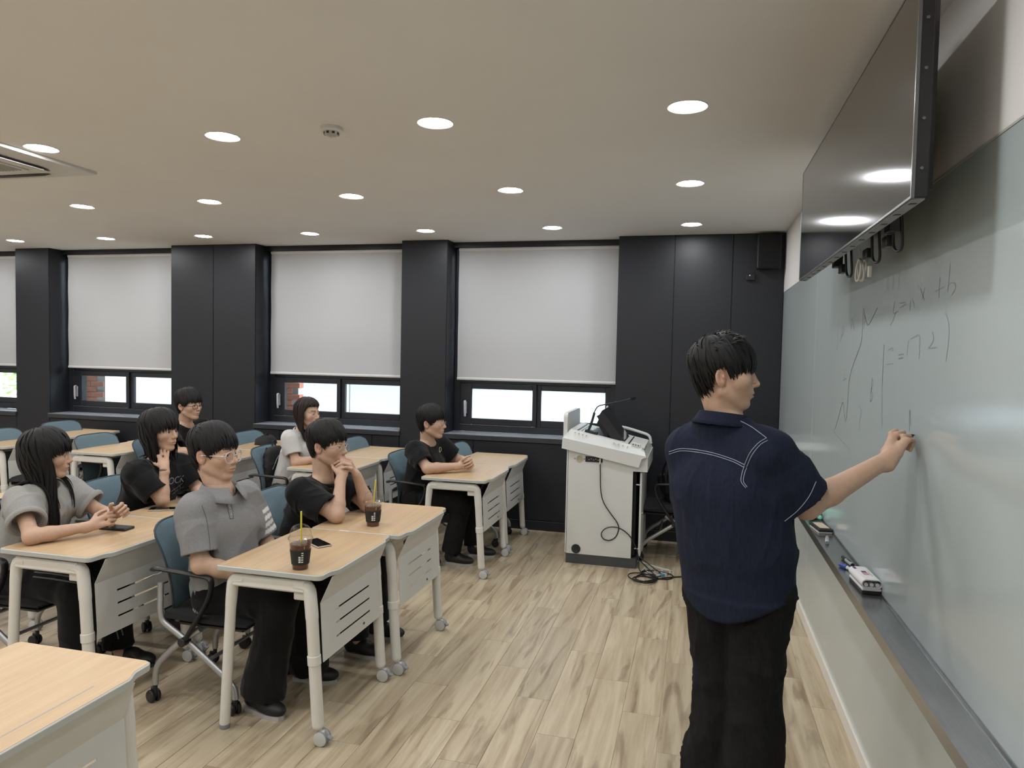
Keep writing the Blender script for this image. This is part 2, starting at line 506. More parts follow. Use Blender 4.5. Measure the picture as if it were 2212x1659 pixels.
for i, (a, b) in enumerate(WINDOWS):
    ro = empty('roller_blind', ((a+b)/2+0.015, YWIN-0.075, 0), label=BL[i], cat='blind', group='roller blinds on the windows')
    hw = (b-a)/2-0.03; z1 = 2.655; z0 = 1.40
    mb = MB(); n = 12
    V = []; F = []
    for k in range(n+1):
        z = z0+(z1-z0)*k/n; dy = 0.003*math.sin(k*1.3)
        V += [(-hw, dy, z), (hw, dy, z), (hw, dy+0.002, z), (-hw, dy+0.002, z)]
    for k in range(n):
        o = k*4
        F += [[o, o+1, o+5, o+4], [o+2, o+3, o+7, o+6], [o+1, o+2, o+6, o+5], [o+3, o, o+4, o+7]]
    mb.add(V, F); mb.build('fabric', mat_blind, ro, angle=60)
    MB().tube([(-hw, 0, z0-0.012), (hw, 0, z0-0.012)], 0.014, 10, flat=(.6, 1)).build('bottom_rail', mat_rail, ro)
    MB().cyl((-hw, 0.012, z1-0.005), (hw, 0.012, z1-0.005), 0.022, 12).build('roller_tube', mat_rail, ro)
    MB().box((-hw-0.02, -0.03, z1+0.008), (hw+0.02, 0.05, z1+0.012)).build('roller_bracket', mat_darkplastic, ro)

# ---- outside: brick piers, pale cladding, trees
mat_brick = M('red_brick', (0.52, 0.20, 0.125), 0.85, var=(14, 0.18), bump=(60, 0.3))
mat_mortar = M('mortar', (0.62, 0.58, 0.54), 0.9, var=(30, 0.06))
mat_clad = M('pale_cladding', (0.78, 0.82, 0.83), 0.6, var=(1.2, 0.03))
mat_cladgrey = M('grey_cladding', (0.42, 0.47, 0.50), 0.5, var=(2, 0.04))
def pier(x0, x1, y0, y1, label):
    p = empty('brick_pier', (x0, y0, 0), label=label, cat='wall', group='brick piers outside the windows')
    MB().box((0.006, 0.006, -1.0), (x1-x0-0.006, y1-y0, 2.9)).build('mortar_core', mat_mortar, p)
    bl, bh, j = 0.19, 0.057, 0.010
    me = MB().box((-bl/2, 0, 0), (bl/2, 0.09, bh), c=0.003).mesh('brick', mat_brick)
    mh = MB().box((-0.0425, 0, 0), (0.0425, 0.09, bh), c=0.003).mesh('brick', mat_brick)
    zc = 0.86; row = 0
    while zc < 1.45:
        x = 0.0; first = True
        while x < (x1-x0)-0.02:
            half = (row % 2 == 1 and first)
            L = 0.085 if half else bl
            if x+L > x1-x0+0.02: break
            link('brick', mh if half else me, p, (x+L/2, -0.004, zc))
            x += L+j; first = False
        zc += bh+j; row += 1
pier(-7.53, -7.115, 7.32, 7.42, 'red brick pier seen through the window by the man in dark-framed glasses')
pier(-4.69, -4.42, 7.32, 7.42, 'red brick pier seen through the window behind the woman in the white tee')
nb = empty('neighbouring_facade', (-3.0, 7.95, 0), label='pale clad facade seen through the lower windows', cat='building')
xs = [-5.4, -4.95, -3.55, -2.2, -1.10, -0.35, 0.42, 1.25, 2.0, 2.9, 4.2]
for a, b in zip(xs, xs[1:]):
    MB().box((a+0.006, 0, 0.2), (b-0.006, 0.06, 1.30), c=0.004).build('cladding_panel', mat_clad, nb)
    MB().box((a+0.006, 0.02, 1.36), (b-0.006, 0.06, 2.6), c=0.004).build('cladding_panel', mat_cladgrey if a in (-1.10, -0.35) else mat_clad, nb)
MB().box((xs[0], -0.02, 1.305), (xs[-1], 0.04, 1.355), c=0.004).build('cladding_rail', mat_clad, nb)
MB().box((xs[0], 0.07, -0.5), (xs[-1], 0.2, 2.7)).build('backing_wall', mat_clad, nb)
mat_leaf = M('green_foliage', (0.16, 0.30, 0.07), 0.7, var=(8, 0.4))
mat_bark = M('tree_bark', (0.12, 0.08, 0.05), 0.9, var=(10, 0.2))
tree = empty('tree', (-12.6, 10.4, -0.9), label='leafy green tree beyond the leftmost window', cat='tree')
MB().tube([(0, 0, 0), (0.03, 0, 0.9), (0.0, 0.05, 1.7)], [0.09, 0.07, 0.03], 8).build('trunk', mat_bark, tree)
rng = random.Random(4); mb = MB()
for k in range(900):
    p = Vector((rng.gauss(0, 0.75), rng.gauss(0, 0.4), 1.9+rng.gauss(0, 0.5)))
    q = Matrix.Rotation(rng.uniform(0, 6.3), 3, 'Z') @ Matrix.Rotation(rng.uniform(-1, 1), 3, 'X')
    s = rng.uniform(0.05, 0.10)
    mb.add([p+q @ Vector(v)*s for v in ((-1, 0, 0), (0, -.5, .1), (1, 0, 0), (0, .5, .1))], [[0, 1, 2, 3]])
tag(mb.build('foliage', mat_leaf, tree), kind='stuff')
MB().box((-14, YWIN+0.3, -0.9), (6, 16, -0.8)).build('ground', M('outside_paving', (0.5, 0.5, 0.48), 0.9, var=(1, 0.05)))
tag(bpy.data.objects['ground'], 'pale paving outside the windows', 'ground', kind='structure')
tag(MB().box((-10.3, 7.9, -0.8), (-9.60, 8.05, 2.7)).build('outside_post', mat_cladgrey), 'grey wall post outside the leftmost window', 'post')

# ---- whiteboard with writing
board = empty('whiteboard', (XB, 0, 0), label='pale green glass whiteboard covering the right wall', cat='whiteboard')
for a, b in ((4.692, 6.446), (1.02, 4.688), (YB+0.01, 1.016)):
    MB().box((0.0, a, 0.757), (0.012, b, 2.205), c=0.001).build('board_panel', mat_board, board)
    MB().box((0.0, a, 0.075), (0.012, b, 0.752), c=0.001).build('lower_panel', mat_board_low, board)
MB().box((-0.002, YB+0.01, 2.2052), (0.012, 6.446, 2.2115)).build('top_trim', mat_edge, board)
tag(MB().box((XB-0.010, YB, 0.0), (XB+0.012, YW-0.006, 0.075), c=0.003).build('baseboard_right', mat_cream), kind='structure')
STROKES = [('k',[(3.161,1.862),(3.231,1.828),(3.311,1.8),(3.367,1.832),(3.41,1.877),(3.415,1.808),(3.422,1.735),(3.488,1.683),(3.572,1.628),(3.629,1.578),(3.654,1.534),(3.658,1.484),(3.66,1.441),(3.673,1.383),(3.696,1.356),(3.732,1.393),(3.779,1.441),(3.859,1.368),(3.936,1.3)]),('f',[(3.936,1.3),(3.982,1.28),(3.778,1.256),(3.561,1.235)]),('k',[(3.028,1.712),(3.031,1.634),(3.03,1.546)]),('f',[(3.03,1.546),(3.021,1.471),(3.008,1.396)]),('v',[(2.655,1.486),(2.651,1.45),(2.645,1.415)]),('v',[(2.649,1.486),(2.629,1.434)]),('v',[(2.902,1.868),(2.916,1.828),(2.881,1.825),(2.845,1.829)]),('f',[(2.881,1.828),(2.912,1.802),(2.951,1.782)]),('v',[(2.834,1.857),(2.763,1.854)]),('v',[(2.823,1.84),(2.752,1.848)]),('v',[(2.7,1.859),(2.703,1.823)]),('f',[(2.683,1.861),(2.663,1.845),(2.652,1.829)]),('v',[(2.595,1.889),(2.576,1.871),(2.545,1.844)]),('f',[(2.547,1.886),(2.559,1.867),(2.572,1.847)]),('f',[(2.403,1.903),(2.406,1.872),(2.404,1.84)]),('f',[(2.447,1.864),(2.405,1.867),(2.362,1.87)]),('f',[(2.318,1.933),(2.323,1.894),(2.33,1.852)]),('f',[(2.326,1.871),(2.301,1.876),(2.274,1.872),(2.266,1.857),(2.294,1.841)]),('v',[(3.648,1.846),(3.649,1.818),(3.654,1.79)]),('v',[(3.637,1.842),(3.609,1.816),(3.577,1.787)]),('f',[(3.973,1.856),(3.973,1.778),(3.977,1.701)]),('v',[(3.857,1.824),(3.868,1.783),(3.886,1.74)]),('v',[(3.849,1.82),(3.822,1.796),(3.847,1.775),(3.884,1.767)]),('v',[(3.384,1.846),(3.387,1.816),(3.388,1.786)]),('v',[(3.374,1.839),(3.357,1.821),(3.38,1.81)]),('f',[(2.958,1.691),(2.901,1.697),(2.907,1.683)]),('f',[(2.977,1.636),(2.885,1.64)]),('v',[(2.82,1.671),(2.753,1.674)]),('v',[(2.818,1.658),(2.76,1.662)]),('f',[(2.703,1.72),(2.71,1.694),(2.716,1.671)]),('f',[(2.679,1.725),(2.629,1.732),(2.583,1.734),(2.574,1.697),(2.575,1.658)]),('f',[(2.451,1.742),(2.437,1.719),(2.459,1.701),(2.483,1.692),(2.408,1.693)]),('f',[(2.341,1.793),(2.312,1.768),(2.302,1.741),(2.303,1.702),(2.318,1.65)]),('v',[(3.761,1.589),(3.764,1.567),(3.763,1.545)]),('v',[(3.79,1.549),(3.712,1.561)]),('v',[(3.2,1.579),(3.204,1.533),(3.213,1.481)]),('v',[(3.196,1.576),(3.178,1.562),(3.185,1.543),(3.211,1.527),(3.18,1.514),(3.184,1.494),(3.213,1.479)]),('f',[(3.429,1.453),(3.37,1.427),(3.38,1.4),(3.399,1.375),(3.377,1.338)]),('v',[(2.949,1.245),(2.979,1.224)]),('k',[(2.611,1.397),(2.599,1.402),(2.588,1.41)])]

ink = {'k': M('marker_ink_dark', (0.13, 0.14, 0.145), 0.4), 'v': M('marker_ink_violet', (0.27, 0.29, 0.36), 0.18), 'f': M('marker_ink_faint', (0.33, 0.375, 0.38), 0.18)}
for c, pl in STROKES:
    pts = catmull([(-0.0008, y, z) for y, z in pl], 4)
    hw_ = 0.0021 if c == 'k' else 0.0019; V = []; nn = len(pts)
    for i, p in enumerate(pts):
        t = pts[min(i+1, nn-1)]-pts[max(i-1, 0)]; q = Vector((0, -t.z, t.y)).normalized()*hw_
        V += [p+q, p-q]
    MB().add(V, [[2*i, 2*i+2, 2*i+3, 2*i+1] for i in range(nn-1)]).build('marker_stroke', ink[c], board)

# ---- marker tray
tray = empty('marker_tray', (XB, 0, 0.766), label='long brushed steel marker tray below the whiteboard', cat='tray')
T0, T1 = -2.3, 4.95
MB().prism([(-0.002, -0.004), (-0.002, 0.010), (-0.004, 0.010), (-0.006, 0.002), (-0.096, 0.002), (-0.099, 0.006), (-0.102, 0.006), (-0.102, -0.034), (-0.099, -0.034), (-0.097, -0.003)][::-1],
           T0, T1, lambda u, v, t: Vector((u, t, v))).build('tray_channel', mat_steel, tray, angle=25)

# ================================================================== CEILING FIXTURES
mat_ring = M('downlight_ring', (0.72, 0.71, 0.69), 0.5, var=(20, 0.02))
mat_lamp = mat_emit('downlight_lens', LAMP_COLOR, LAMP_STRENGTH)
ring_me = MB().lathe([(0.077, -0.001), (0.084, -0.004), (0.084, 0.0), (0.071, 0.0), (0.071, -0.001)], 28, cap0=False, cap1=False).mesh('trim_ring', mat_ring)
lens_me = MB().add([(0.071*math.cos(-k*math.pi/8), 0.071*math.sin(-k*math.pi/8), -0.0022) for k in range(16)], [list(range(16))]).mesh('lens', mat_lamp)
LX0, LDX = -0.0688, 1.1411
ROWS = [5.957, 4.554, 3.166, 1.775, 0.385, -1.0]
ROWN = ['the row nearest the windows', 'the second row from the windows', 'the nearest visible row']
CNT = [7, 5, 4]
ORD = ['first', 'second', 'third', 'fourth', 'fifth', 'sixth', 'seventh']
for r, y in enumerate(ROWS):
    for k in range(8):
        x = LX0-LDX*k
        if r == 0 and k > 7: continue
        if r < 3 and k < CNT[r]:
            lab = 'round glowing ceiling downlight, %s from the board in %s' % (ORD[k], ROWN[r])
        else:
            lab = 'round ceiling downlight out of view beyond the photo edge'
        o = empty('downlight', (x, y, H), label=lab, cat='ceiling light', group='recessed ceiling downlights')
        link('trim_ring', ring_me, o); link('lens', lens_me, o)

# smoke detector
sd = empty('smoke_detector', (-1.73, 3.14, H), label='small white round smoke detector on the ceiling', cat='smoke detector')
mat_wplastic = M('white_plastic', (0.66, 0.66, 0.65), 0.45, var=(20, 0.02))
MB().lathe([(0.052, 0), (0.052, -0.016), (0.047, -0.022), (0.040, -0.024)], 26, cap0=False).build('base', mat_wplastic, sd)
MB().lathe([(0.036, -0.024), (0.034, -0.034), (0.020, -0.040), (0.008, -0.041)], 22, cap0=False).build('sensing_chamber', M('detector_grey', (0.45, 0.45, 0.44), 0.4, var=(60, 0.2)), sd)
MB().lathe([(0.006, -0.041), (0.006, -0.046), (0.002, -0.048)], 12, cap0=False).build('indicator', mat_silver, sd)
for k in range(8):
    a = k*math.pi/4
    MB().obox((0.0345*math.cos(a), 0.0345*math.sin(a), -0.030), (0.002, 0.006, 0.005), rot=Matrix.Rotation(a, 3, 'Z')).build('vent', mat_darkplastic, sd)

# ceiling air conditioner
ac = empty('ceiling_air_conditioner', (-4.09, 3.19, H), label='white cassette air conditioner in the ceiling at the left edge', cat='air conditioner')
s = 0.475
MB().lathe([(s*1.414, 0.0), (s*1.414, -0.014), (s*1.40, -0.020), (0.30*1.414, -0.038)], 4, cap0=False, mat=Matrix.Rotation(R(45), 3, 'Z')).build('panel', mat_wplastic, ac, angle=15)
for k in range(4):
    q = Matrix.Rotation(k*math.pi/2, 3, 'Z')
    pts = [q @ Vector((0.335, yy, -0.040)) for yy in (-0.27, -0.2, 0.2, 0.27)]
    MB().tube(pts, [0.004, 0.020, 0.020, 0.004], 8, flat=(1, .35)).build('air_slot', mat_darkplastic, ac)
    MB().obox(q @ Vector((0.345, 0, -0.046)), (0.004, 0.22, 0.003), rot=q, c=0.001).build('louvre', mat_wplastic, ac)
MB().box((-0.23, -0.23, -0.046), (0.23, 0.23, -0.036), c=0.006).build('grille_frame', mat_wplastic, ac)
for k in range(16):
    MB().box((-0.20+k*0.0262, -0.20, -0.050), (-0.186+k*0.0262, 0.20, -0.045), c=0.002).build('grille_slat', M('grille_grey', (0.40, 0.40, 0.39), 0.5, var=(20, .03)), ac)

# ================================================================== DISPLAY ON THE BOARD WALL
tv = empty('television', (0.50, 2.93, 2.05), label='wide black glossy display mounted high on the right wall', cat='display')
mat_tv = M('display_casing', (0.012, 0.012, 0.014), 0.38, var=(40, 0.1))
mat_screen = M('display_glass', (0.010, 0.010, 0.011), 0.06, spec=0.8, coat=0.6)
mat_tvedge = M('display_bezel', (0.16, 0.165, 0.17), 0.3, metal=0.6, var=(20, 0.04))
MB().box((0.0, -0.98, 0.0), (0.034, 0.98, 0.54), c=0.003).build('casing', mat_tv, tv)
MB().box((-0.003, -0.974, 0.006), (0.0, 0.974, 0.534)).build('screen', mat_screen, tv)
mb = MB()
mb.box((-0.004, -0.981, -0.001), (0.004, 0.981, 0.005)).box((-0.004, -0.981, 0.535), (0.004, 0.981, 0.541))
mb.box((-0.004, -0.981, 0.005), (0.004, -0.975, 0.535)).box((-0.004, 0.975, 0.005), (0.004, 0.981, 0.535))
mb.build('bezel', mat_tvedge, tv)
MB().box((0.002, -0.972, -0.004), (0.030, 0.972, 0.0)).build('bottom_grille', M('display_bottom_strip', (0.22, 0.225, 0.23), 0.45, var=(60, .1)), tv)
for k in range(14):
    MB().box((0.008, -0.93+k*0.143, -0.0055), (0.024, -0.915+k*0.143, -0.004)).build('vent', mat_darkplastic, tv)
MB().box((0.034, -0.93, 0.02), (0.060, 0.93, 0.52), c=0.012).build('rear_cover', mat_tv, tv)
for z in (0.07, 0.19, 0.31, 0.43):
    MB().cyl((0.017, -0.98, z), (0.017, -0.984, z), 0.004, 8).build('screw', mat_tvedge, tv)
for y in (-0.45, 0.45):
    MB().box((0.066, y-0.03, 0.0), (0.10, y+0.03, 0.54), c=0.003).build('bracket_arm', mat_tv, tv)
MB().box((0.10, -0.40, 0.40), (0.199, 0.62, 0.46), c=0.004).build('wall_bracket', mat_tv, tv)
MB().box((0.10, -0.40, 0.16), (0.199, 0.62, 0.22), c=0.004).build('wall_bracket', mat_tv, tv)
mat_cablew = M('cable_white', (0.62, 0.61, 0.57), 0.5, var=(20, .03))
mat_cable = M('cable_black', (0.008, 0.008, 0.009), 0.45, var=(20, .1))
pts = [(0.10, 0.10, 0.03)]
for k in range(40):
    a = k*0.55
    pts.append((0.10+0.012*math.cos(a*.3), 0.06+0.045*math.cos(a)+0.004*math.sin(k), -0.055+0.042*math.sin(a)))
tvc = MB().tube(catmull(pts, 2), 0.0035, 6).build('cable_coil', mat_cablew, tv)
MB().obox((0.105, -0.06, -0.075), (0.006, 0.010, 0.020), c=0.002).build('plug', mat_cablew, tv)
for y in (0.32, -0.14, -0.42):
    MB().tube(fillet([(0.09, y, 0.06), (0.10, y+0.02, -0.05), (0.11, y-0.05, -0.06), (0.10, y-0.06, 0.05)], 0.04), 0.005, 8).build('cable', mat_cable, tv)
    MB().obox((0.09, y+0.05, -0.015), (0.012, 0.03, 0.018), c=0.003).build('cable_clip', mat_tv, tv)

# speaker and sensor in the far corner
sp = empty('loudspeaker', (0.56, YW, 2.38), label='black box speaker high in the far corner by the board', cat='speaker')
MB().box((-0.09, -0.11, 0.02), (0.10, -0.02, 0.31), c=0.008).build('cabinet', mat_tv, sp)
MB().box((-0.08, -0.116, 0.03), (0.09, -0.11, 0.30), c=0.004).build('grille', M('speaker_cloth', (0.006, 0.006, 0.007), 0.9, var=(200, .3)), sp)
MB().box((-0.03, -0.02, 0.12), (0.04, 0.0, 0.22)).build('bracket', mat_tv, sp)
se = empty('motion_sensor', (0.43, YW, 2.34), label='small black sensor box below the corner speaker', cat='sensor')
MB().box((-0.035, -0.035, -0.03), (0.035, 0, 0.025), c=0.005).build('housing', mat_tv, se)
MB().cyl((-0.01, -0.035, 0.012), (-0.01, -0.040, 0.012), 0.006, 10).build('lens', mat_wplastic, se)

# ================================================================== DESKS
def desk_outline():
    # top seen from above, +x is the edge towards the board
    hx, hy = 0.25, 0.347
    p = [(-hx+0.012, -hy), (hx-0.03, -hy), (hx-0.012, -hy+0.006), (hx-0.003, -hy+0.02), (hx-0.001, -hy+0.07), (hx+0.004, -hy+0.085), (hx+0.016, -hy+0.105), (hx+0.020, -hy+0.12)]
    q = [(x, -y) for x, y in reversed(p)]
    return p+q+[(-hx, hy-0.012), (-hx, -hy+0.012)]
_out = desk_outline()
def _inset(poly, d):
    n = len(poly); res = []
    for i in range(n):
        a = Vector(poly[i-1]); b = Vector(poly[i]); c = Vector(poly[(i+1) % n])
        n1 = Vector((-(b-a).y, (b-a).x)).normalized(); n2 = Vector((-(c-b).y, (c-b).x)).normalized()
        m = (n1+n2); m = m/(max(0.6, m.length_squared/2)) if m.length > 1e-6 else n1
        res.append((b.x+m.x*d, b.y+m.y*d))
    return res
_in = _inset(_out, 0.005)
TZ = 0.725
top_me = MB().prism(_in, TZ-0.012, TZ, lambda u, v, t: Vector((u, v, t))).mesh('tabletop', mat_top, 30)
def _edge():
    mb = MB(); n = len(_out)
    rings = [[(x, y, TZ-0.024) for x, y in _in], [(x, y, TZ-0.021) for x, y in _out], [(x, y, TZ-0.004) for x, y in _out], [(x, y, TZ-0.0012) for x, y in _inset(_out, 0.0025)], [(x, y, TZ-0.0008) for x, y in _in], [(x, y, TZ-0.012) for x, y in _inset(_out, 0.006)]]
    vs = [p for r_ in rings for p in r_]; fs = [list(reversed(range(n)))]
    for k in range(len(rings)-1):
        for i in range(n):
            j = (i+1) % n
            fs.append([k*n+i, k*n+j, (k+1)*n+j, (k+1)*n+i])
    return mb.add(vs, fs).mesh('edge_band', mat_edge, 40)
edge_me = _edge()
groove_me = MB().box((0.205, -0.19, TZ-0.002), (0.2095, 0.17, TZ+0.0004)).mesh('pen_groove', M('groove_grey', (0.36, 0.36, 0.37), 0.5))
def _flat(pts, r0, r1, n=10, flat=(1, 1)):
    m = len(pts); return MB().tube(pts, [r0+(r1-r0)*i/(m-1) for i in range(m)], n, flat=flat, up=(0, 1, 0))
beam_me = MB().box((-0.185, -0.024, 0.635), (0.165, 0.024, 0.688), c=0.008).mesh('leg_beam', mat_leg)
rear_pts = fillet([(-0.13, 0, 0.665), (-0.192, 0, 0.662), (-0.203, 0, 0.55), (-0.232, 0, 0.02)], 0.03)
rear_me = _flat(rear_pts, 0.027, 0.022, 12).mesh('rear_leg', mat_leg, 50)
foot_me = MB().lathe([(0.020, 0.0), (0.022, 0.004), (0.0225, 0.02)], 14, (-0.2325, 0, 0)).mesh('foot_glide', mat_wheelgrey)
front_pts = fillet([(0.11, 0, 0.665), (0.172, 0, 0.662), (0.184, 0, 0.55), (0.216, 0, 0.088), (0.222, 0, 0.058)], 0.03)
front_me = MB().tube(front_pts, [0.027]*(len(front_pts)-8)+[0.0255]*6+[0.024, 0.011], 12, up=(0, 1, 0)).mesh('front_leg', mat_leg, 50)
collar_me = MB().cyl((0.1955, 0, 0.375), (0.1985, 0, 0.335), 0.0285, 16, c=0.002).mesh('leg_collar', mat_leg)
castor_hub_me = MB().cyl((0.222, 0, 0.066), (0.224, 0, 0.03), 0.012, 12).obox((0.229, 0, 0.038), (0.018, 0.007, 0.022), c=0.003).mesh('castor_fork', mat_leg)
def _wheel(y):
    rm = Matrix.Rotation(R(90), 3, 'X')
    return MB().lathe([(0.022, -0.008), (0.0295, -0.006), (0.031, 0.0), (0.0295, 0.006), (0.022, 0.008)], 22, (0.236, y, 0.031), rm)
wheel_me = [_wheel(y).mesh('castor_wheel', mat_wheel) for y in (-0.017, 0.017)]
tyre_me = [MB().lathe([(0.0292, -0.0055), (0.0318, -0.003), (0.0318, 0.003), (0.0292, 0.0055)], 22, (0.236, y, 0.031), Matrix.Rotation(R(90), 3, 'X'), cap0=False, cap1=False).mesh('tyre', mat_wheelgrey) for y in (-0.017, 0.017)]
lever_me = MB().obox((0.272, 0, 0.036), (0.012, 0.010, 0.004), rot=Matrix.Rotation(R(20), 3, 'Y'), c=0.002).mesh('brake_lever', mat_wheelgrey)
block_me = MB().box((-0.145, -0.03, 0.686), (-0.095, 0.03, TZ-0.022), c=0.003).mesh('spacer_block', mat_leg)
rail_me = MB().box((-0.02, -0.29, 0.645), (0.03, 0.29, 0.685), c=0.004).mesh('under_rail', mat_leg)
hinge_me = MB().box((0.10, -0.31, 0.60), (0.175, -0.285, 0.665), c=0.004).box((0.10, 0.285, 0.60), (0.175, 0.31, 0.665), c=0.004).mesh('panel_hinge', mat_leg)
def _modesty():
    us = [-0.275, -0.262, -0.175, 0.155, 0.245, 0.255, 0.268, 0.275]
    vsl = [0.335, 0.348, 0.385, 0.392, 0.440, 0.447, 0.495, 0.502, 0.575]
    us = [-0.275, -0.155, 0.175, 0.275]
    vsl = [0.335, 0.395, 0.404, 0.455, 0.464, 0.515, 0.524, 0.585]
    holes = {(1, 1), (1, 3), (1, 5)}
    def fn(u, v, t): return Vector((0.205+t+(0.585-v)*0.06, u, v))
    mb = MB().plate(us, vsl, holes, 0.003, fn)
    # upper flange leaning out to the front edge
    def f2(u, v, t): return Vector((0.205+t+(v-0.585)*0.42, u*(1-(v-0.585)*0.36), v))
    mb.plate([-0.275, 0.275], [0.585, 0.699], set(), 0.003, f2)
    return mb.mesh('modesty_panel', mat_panel, 20)
modesty_me = _modesty()
lock_me = MB().cyl((0.2235, 0.10, 0.365), (0.2255, 0.10, 0.365), 0.006, 10).mesh('panel_lock', mat_darkplastic)

def desk(x, y, label, rz=0.0):
    d = empty('desk', (x, y, 0), rz, label, 'desk', 'folding desks set in rows')
    link('tabletop', top_me, d); link('edge_band', edge_me, d); link('pen_groove', groove_me, d)
    link('under_rail', rail_me, d); link('panel_hinge', hinge_me, d)
    mp = link('modesty_panel', modesty_me, d); link('panel_lock', lock_me, mp)
    for s in (-1, 1):
        yy = 0.305*s
        link('leg_beam', beam_me, d, (0, yy, 0))
        o = link('rear_leg', rear_me, d, (0, yy, 0)); link('foot_glide', foot_me, o)
        o = link('front_leg', front_me, d, (0, yy, 0)); link('leg_collar', collar_me, o)
        c = link('castor', castor_hub_me, d, (0, yy, 0))
        for k in range(2):
            link('castor_wheel', wheel_me[k], c); link('tyre', tyre_me[k], c)
        link('brake_lever', lever_me, c)
        link('spacer_block', block_me, d, (0, yy*0.93, 0))
    return d
DESKS = [
 (-1.76, 1.385, 0, 'near desk cut off by the bottom left corner of the photo'),
 (-1.70, 2.932, 0, 'desk before the grey polo man, with an iced coffee and a phone'),
 (-1.655, 3.632, 0, 'desk where the man in black rests his elbows, with an iced coffee'),
 (-1.69, 5.24, 0, 'desk where the man in black by the lectern rests his clasped hands'),
 (-1.70, 5.945, 0, 'empty desk against the dark wall, nearest the lectern'),
 (-2.765, 2.845, 0, 'desk where the long-haired woman in grey rests her arms, with a black phone'),
 (-2.775, 3.55, 0, 'desk in front of the woman in the black printed tee'),
 (-2.81, 5.24, 0, 'desk in front of the woman in the white tee'),
 (-2.80, 5.95, 0, 'empty desk by the dark wall behind the man resting his chin on his hands'),
 (-3.87, 3.54, 0, 'desk just behind the woman in the black printed tee'),
 (-3.93, 5.27, 0, 'desk in front of the man in dark-framed glasses, behind the grey polo man'),
 (-3.96, 5.98, 0, 'desk by the dark wall left of the woman in the white tee'),
 (-5.00, 5.32, 0, 'empty desk right behind the long-haired woman, at her face height'),
 (-5.03, 6.03, 0, 'desk by the wall mostly hidden behind the woman in the black printed tee'),
 (-6.16, 5.31, 0, 'far desk at the left photo edge behind the long-haired woman'),
 (-6.24, 6.03, 0, 'far empty desk under the window sill at the left'),
]
for x, y, rz, lab in DESKS: desk(x, y, lab, rz)
MB().box((-0.03, -0.006, 0), (0.03, 0.006, 0.0016), c=0.0006).build('desk_clip', mat_wplastic, None, loc=(-1.71, 3.279, TZ-0.0005))
tag(bpy.data.objects['desk_clip'], 'small white joining clip between the two front desks', 'clip')

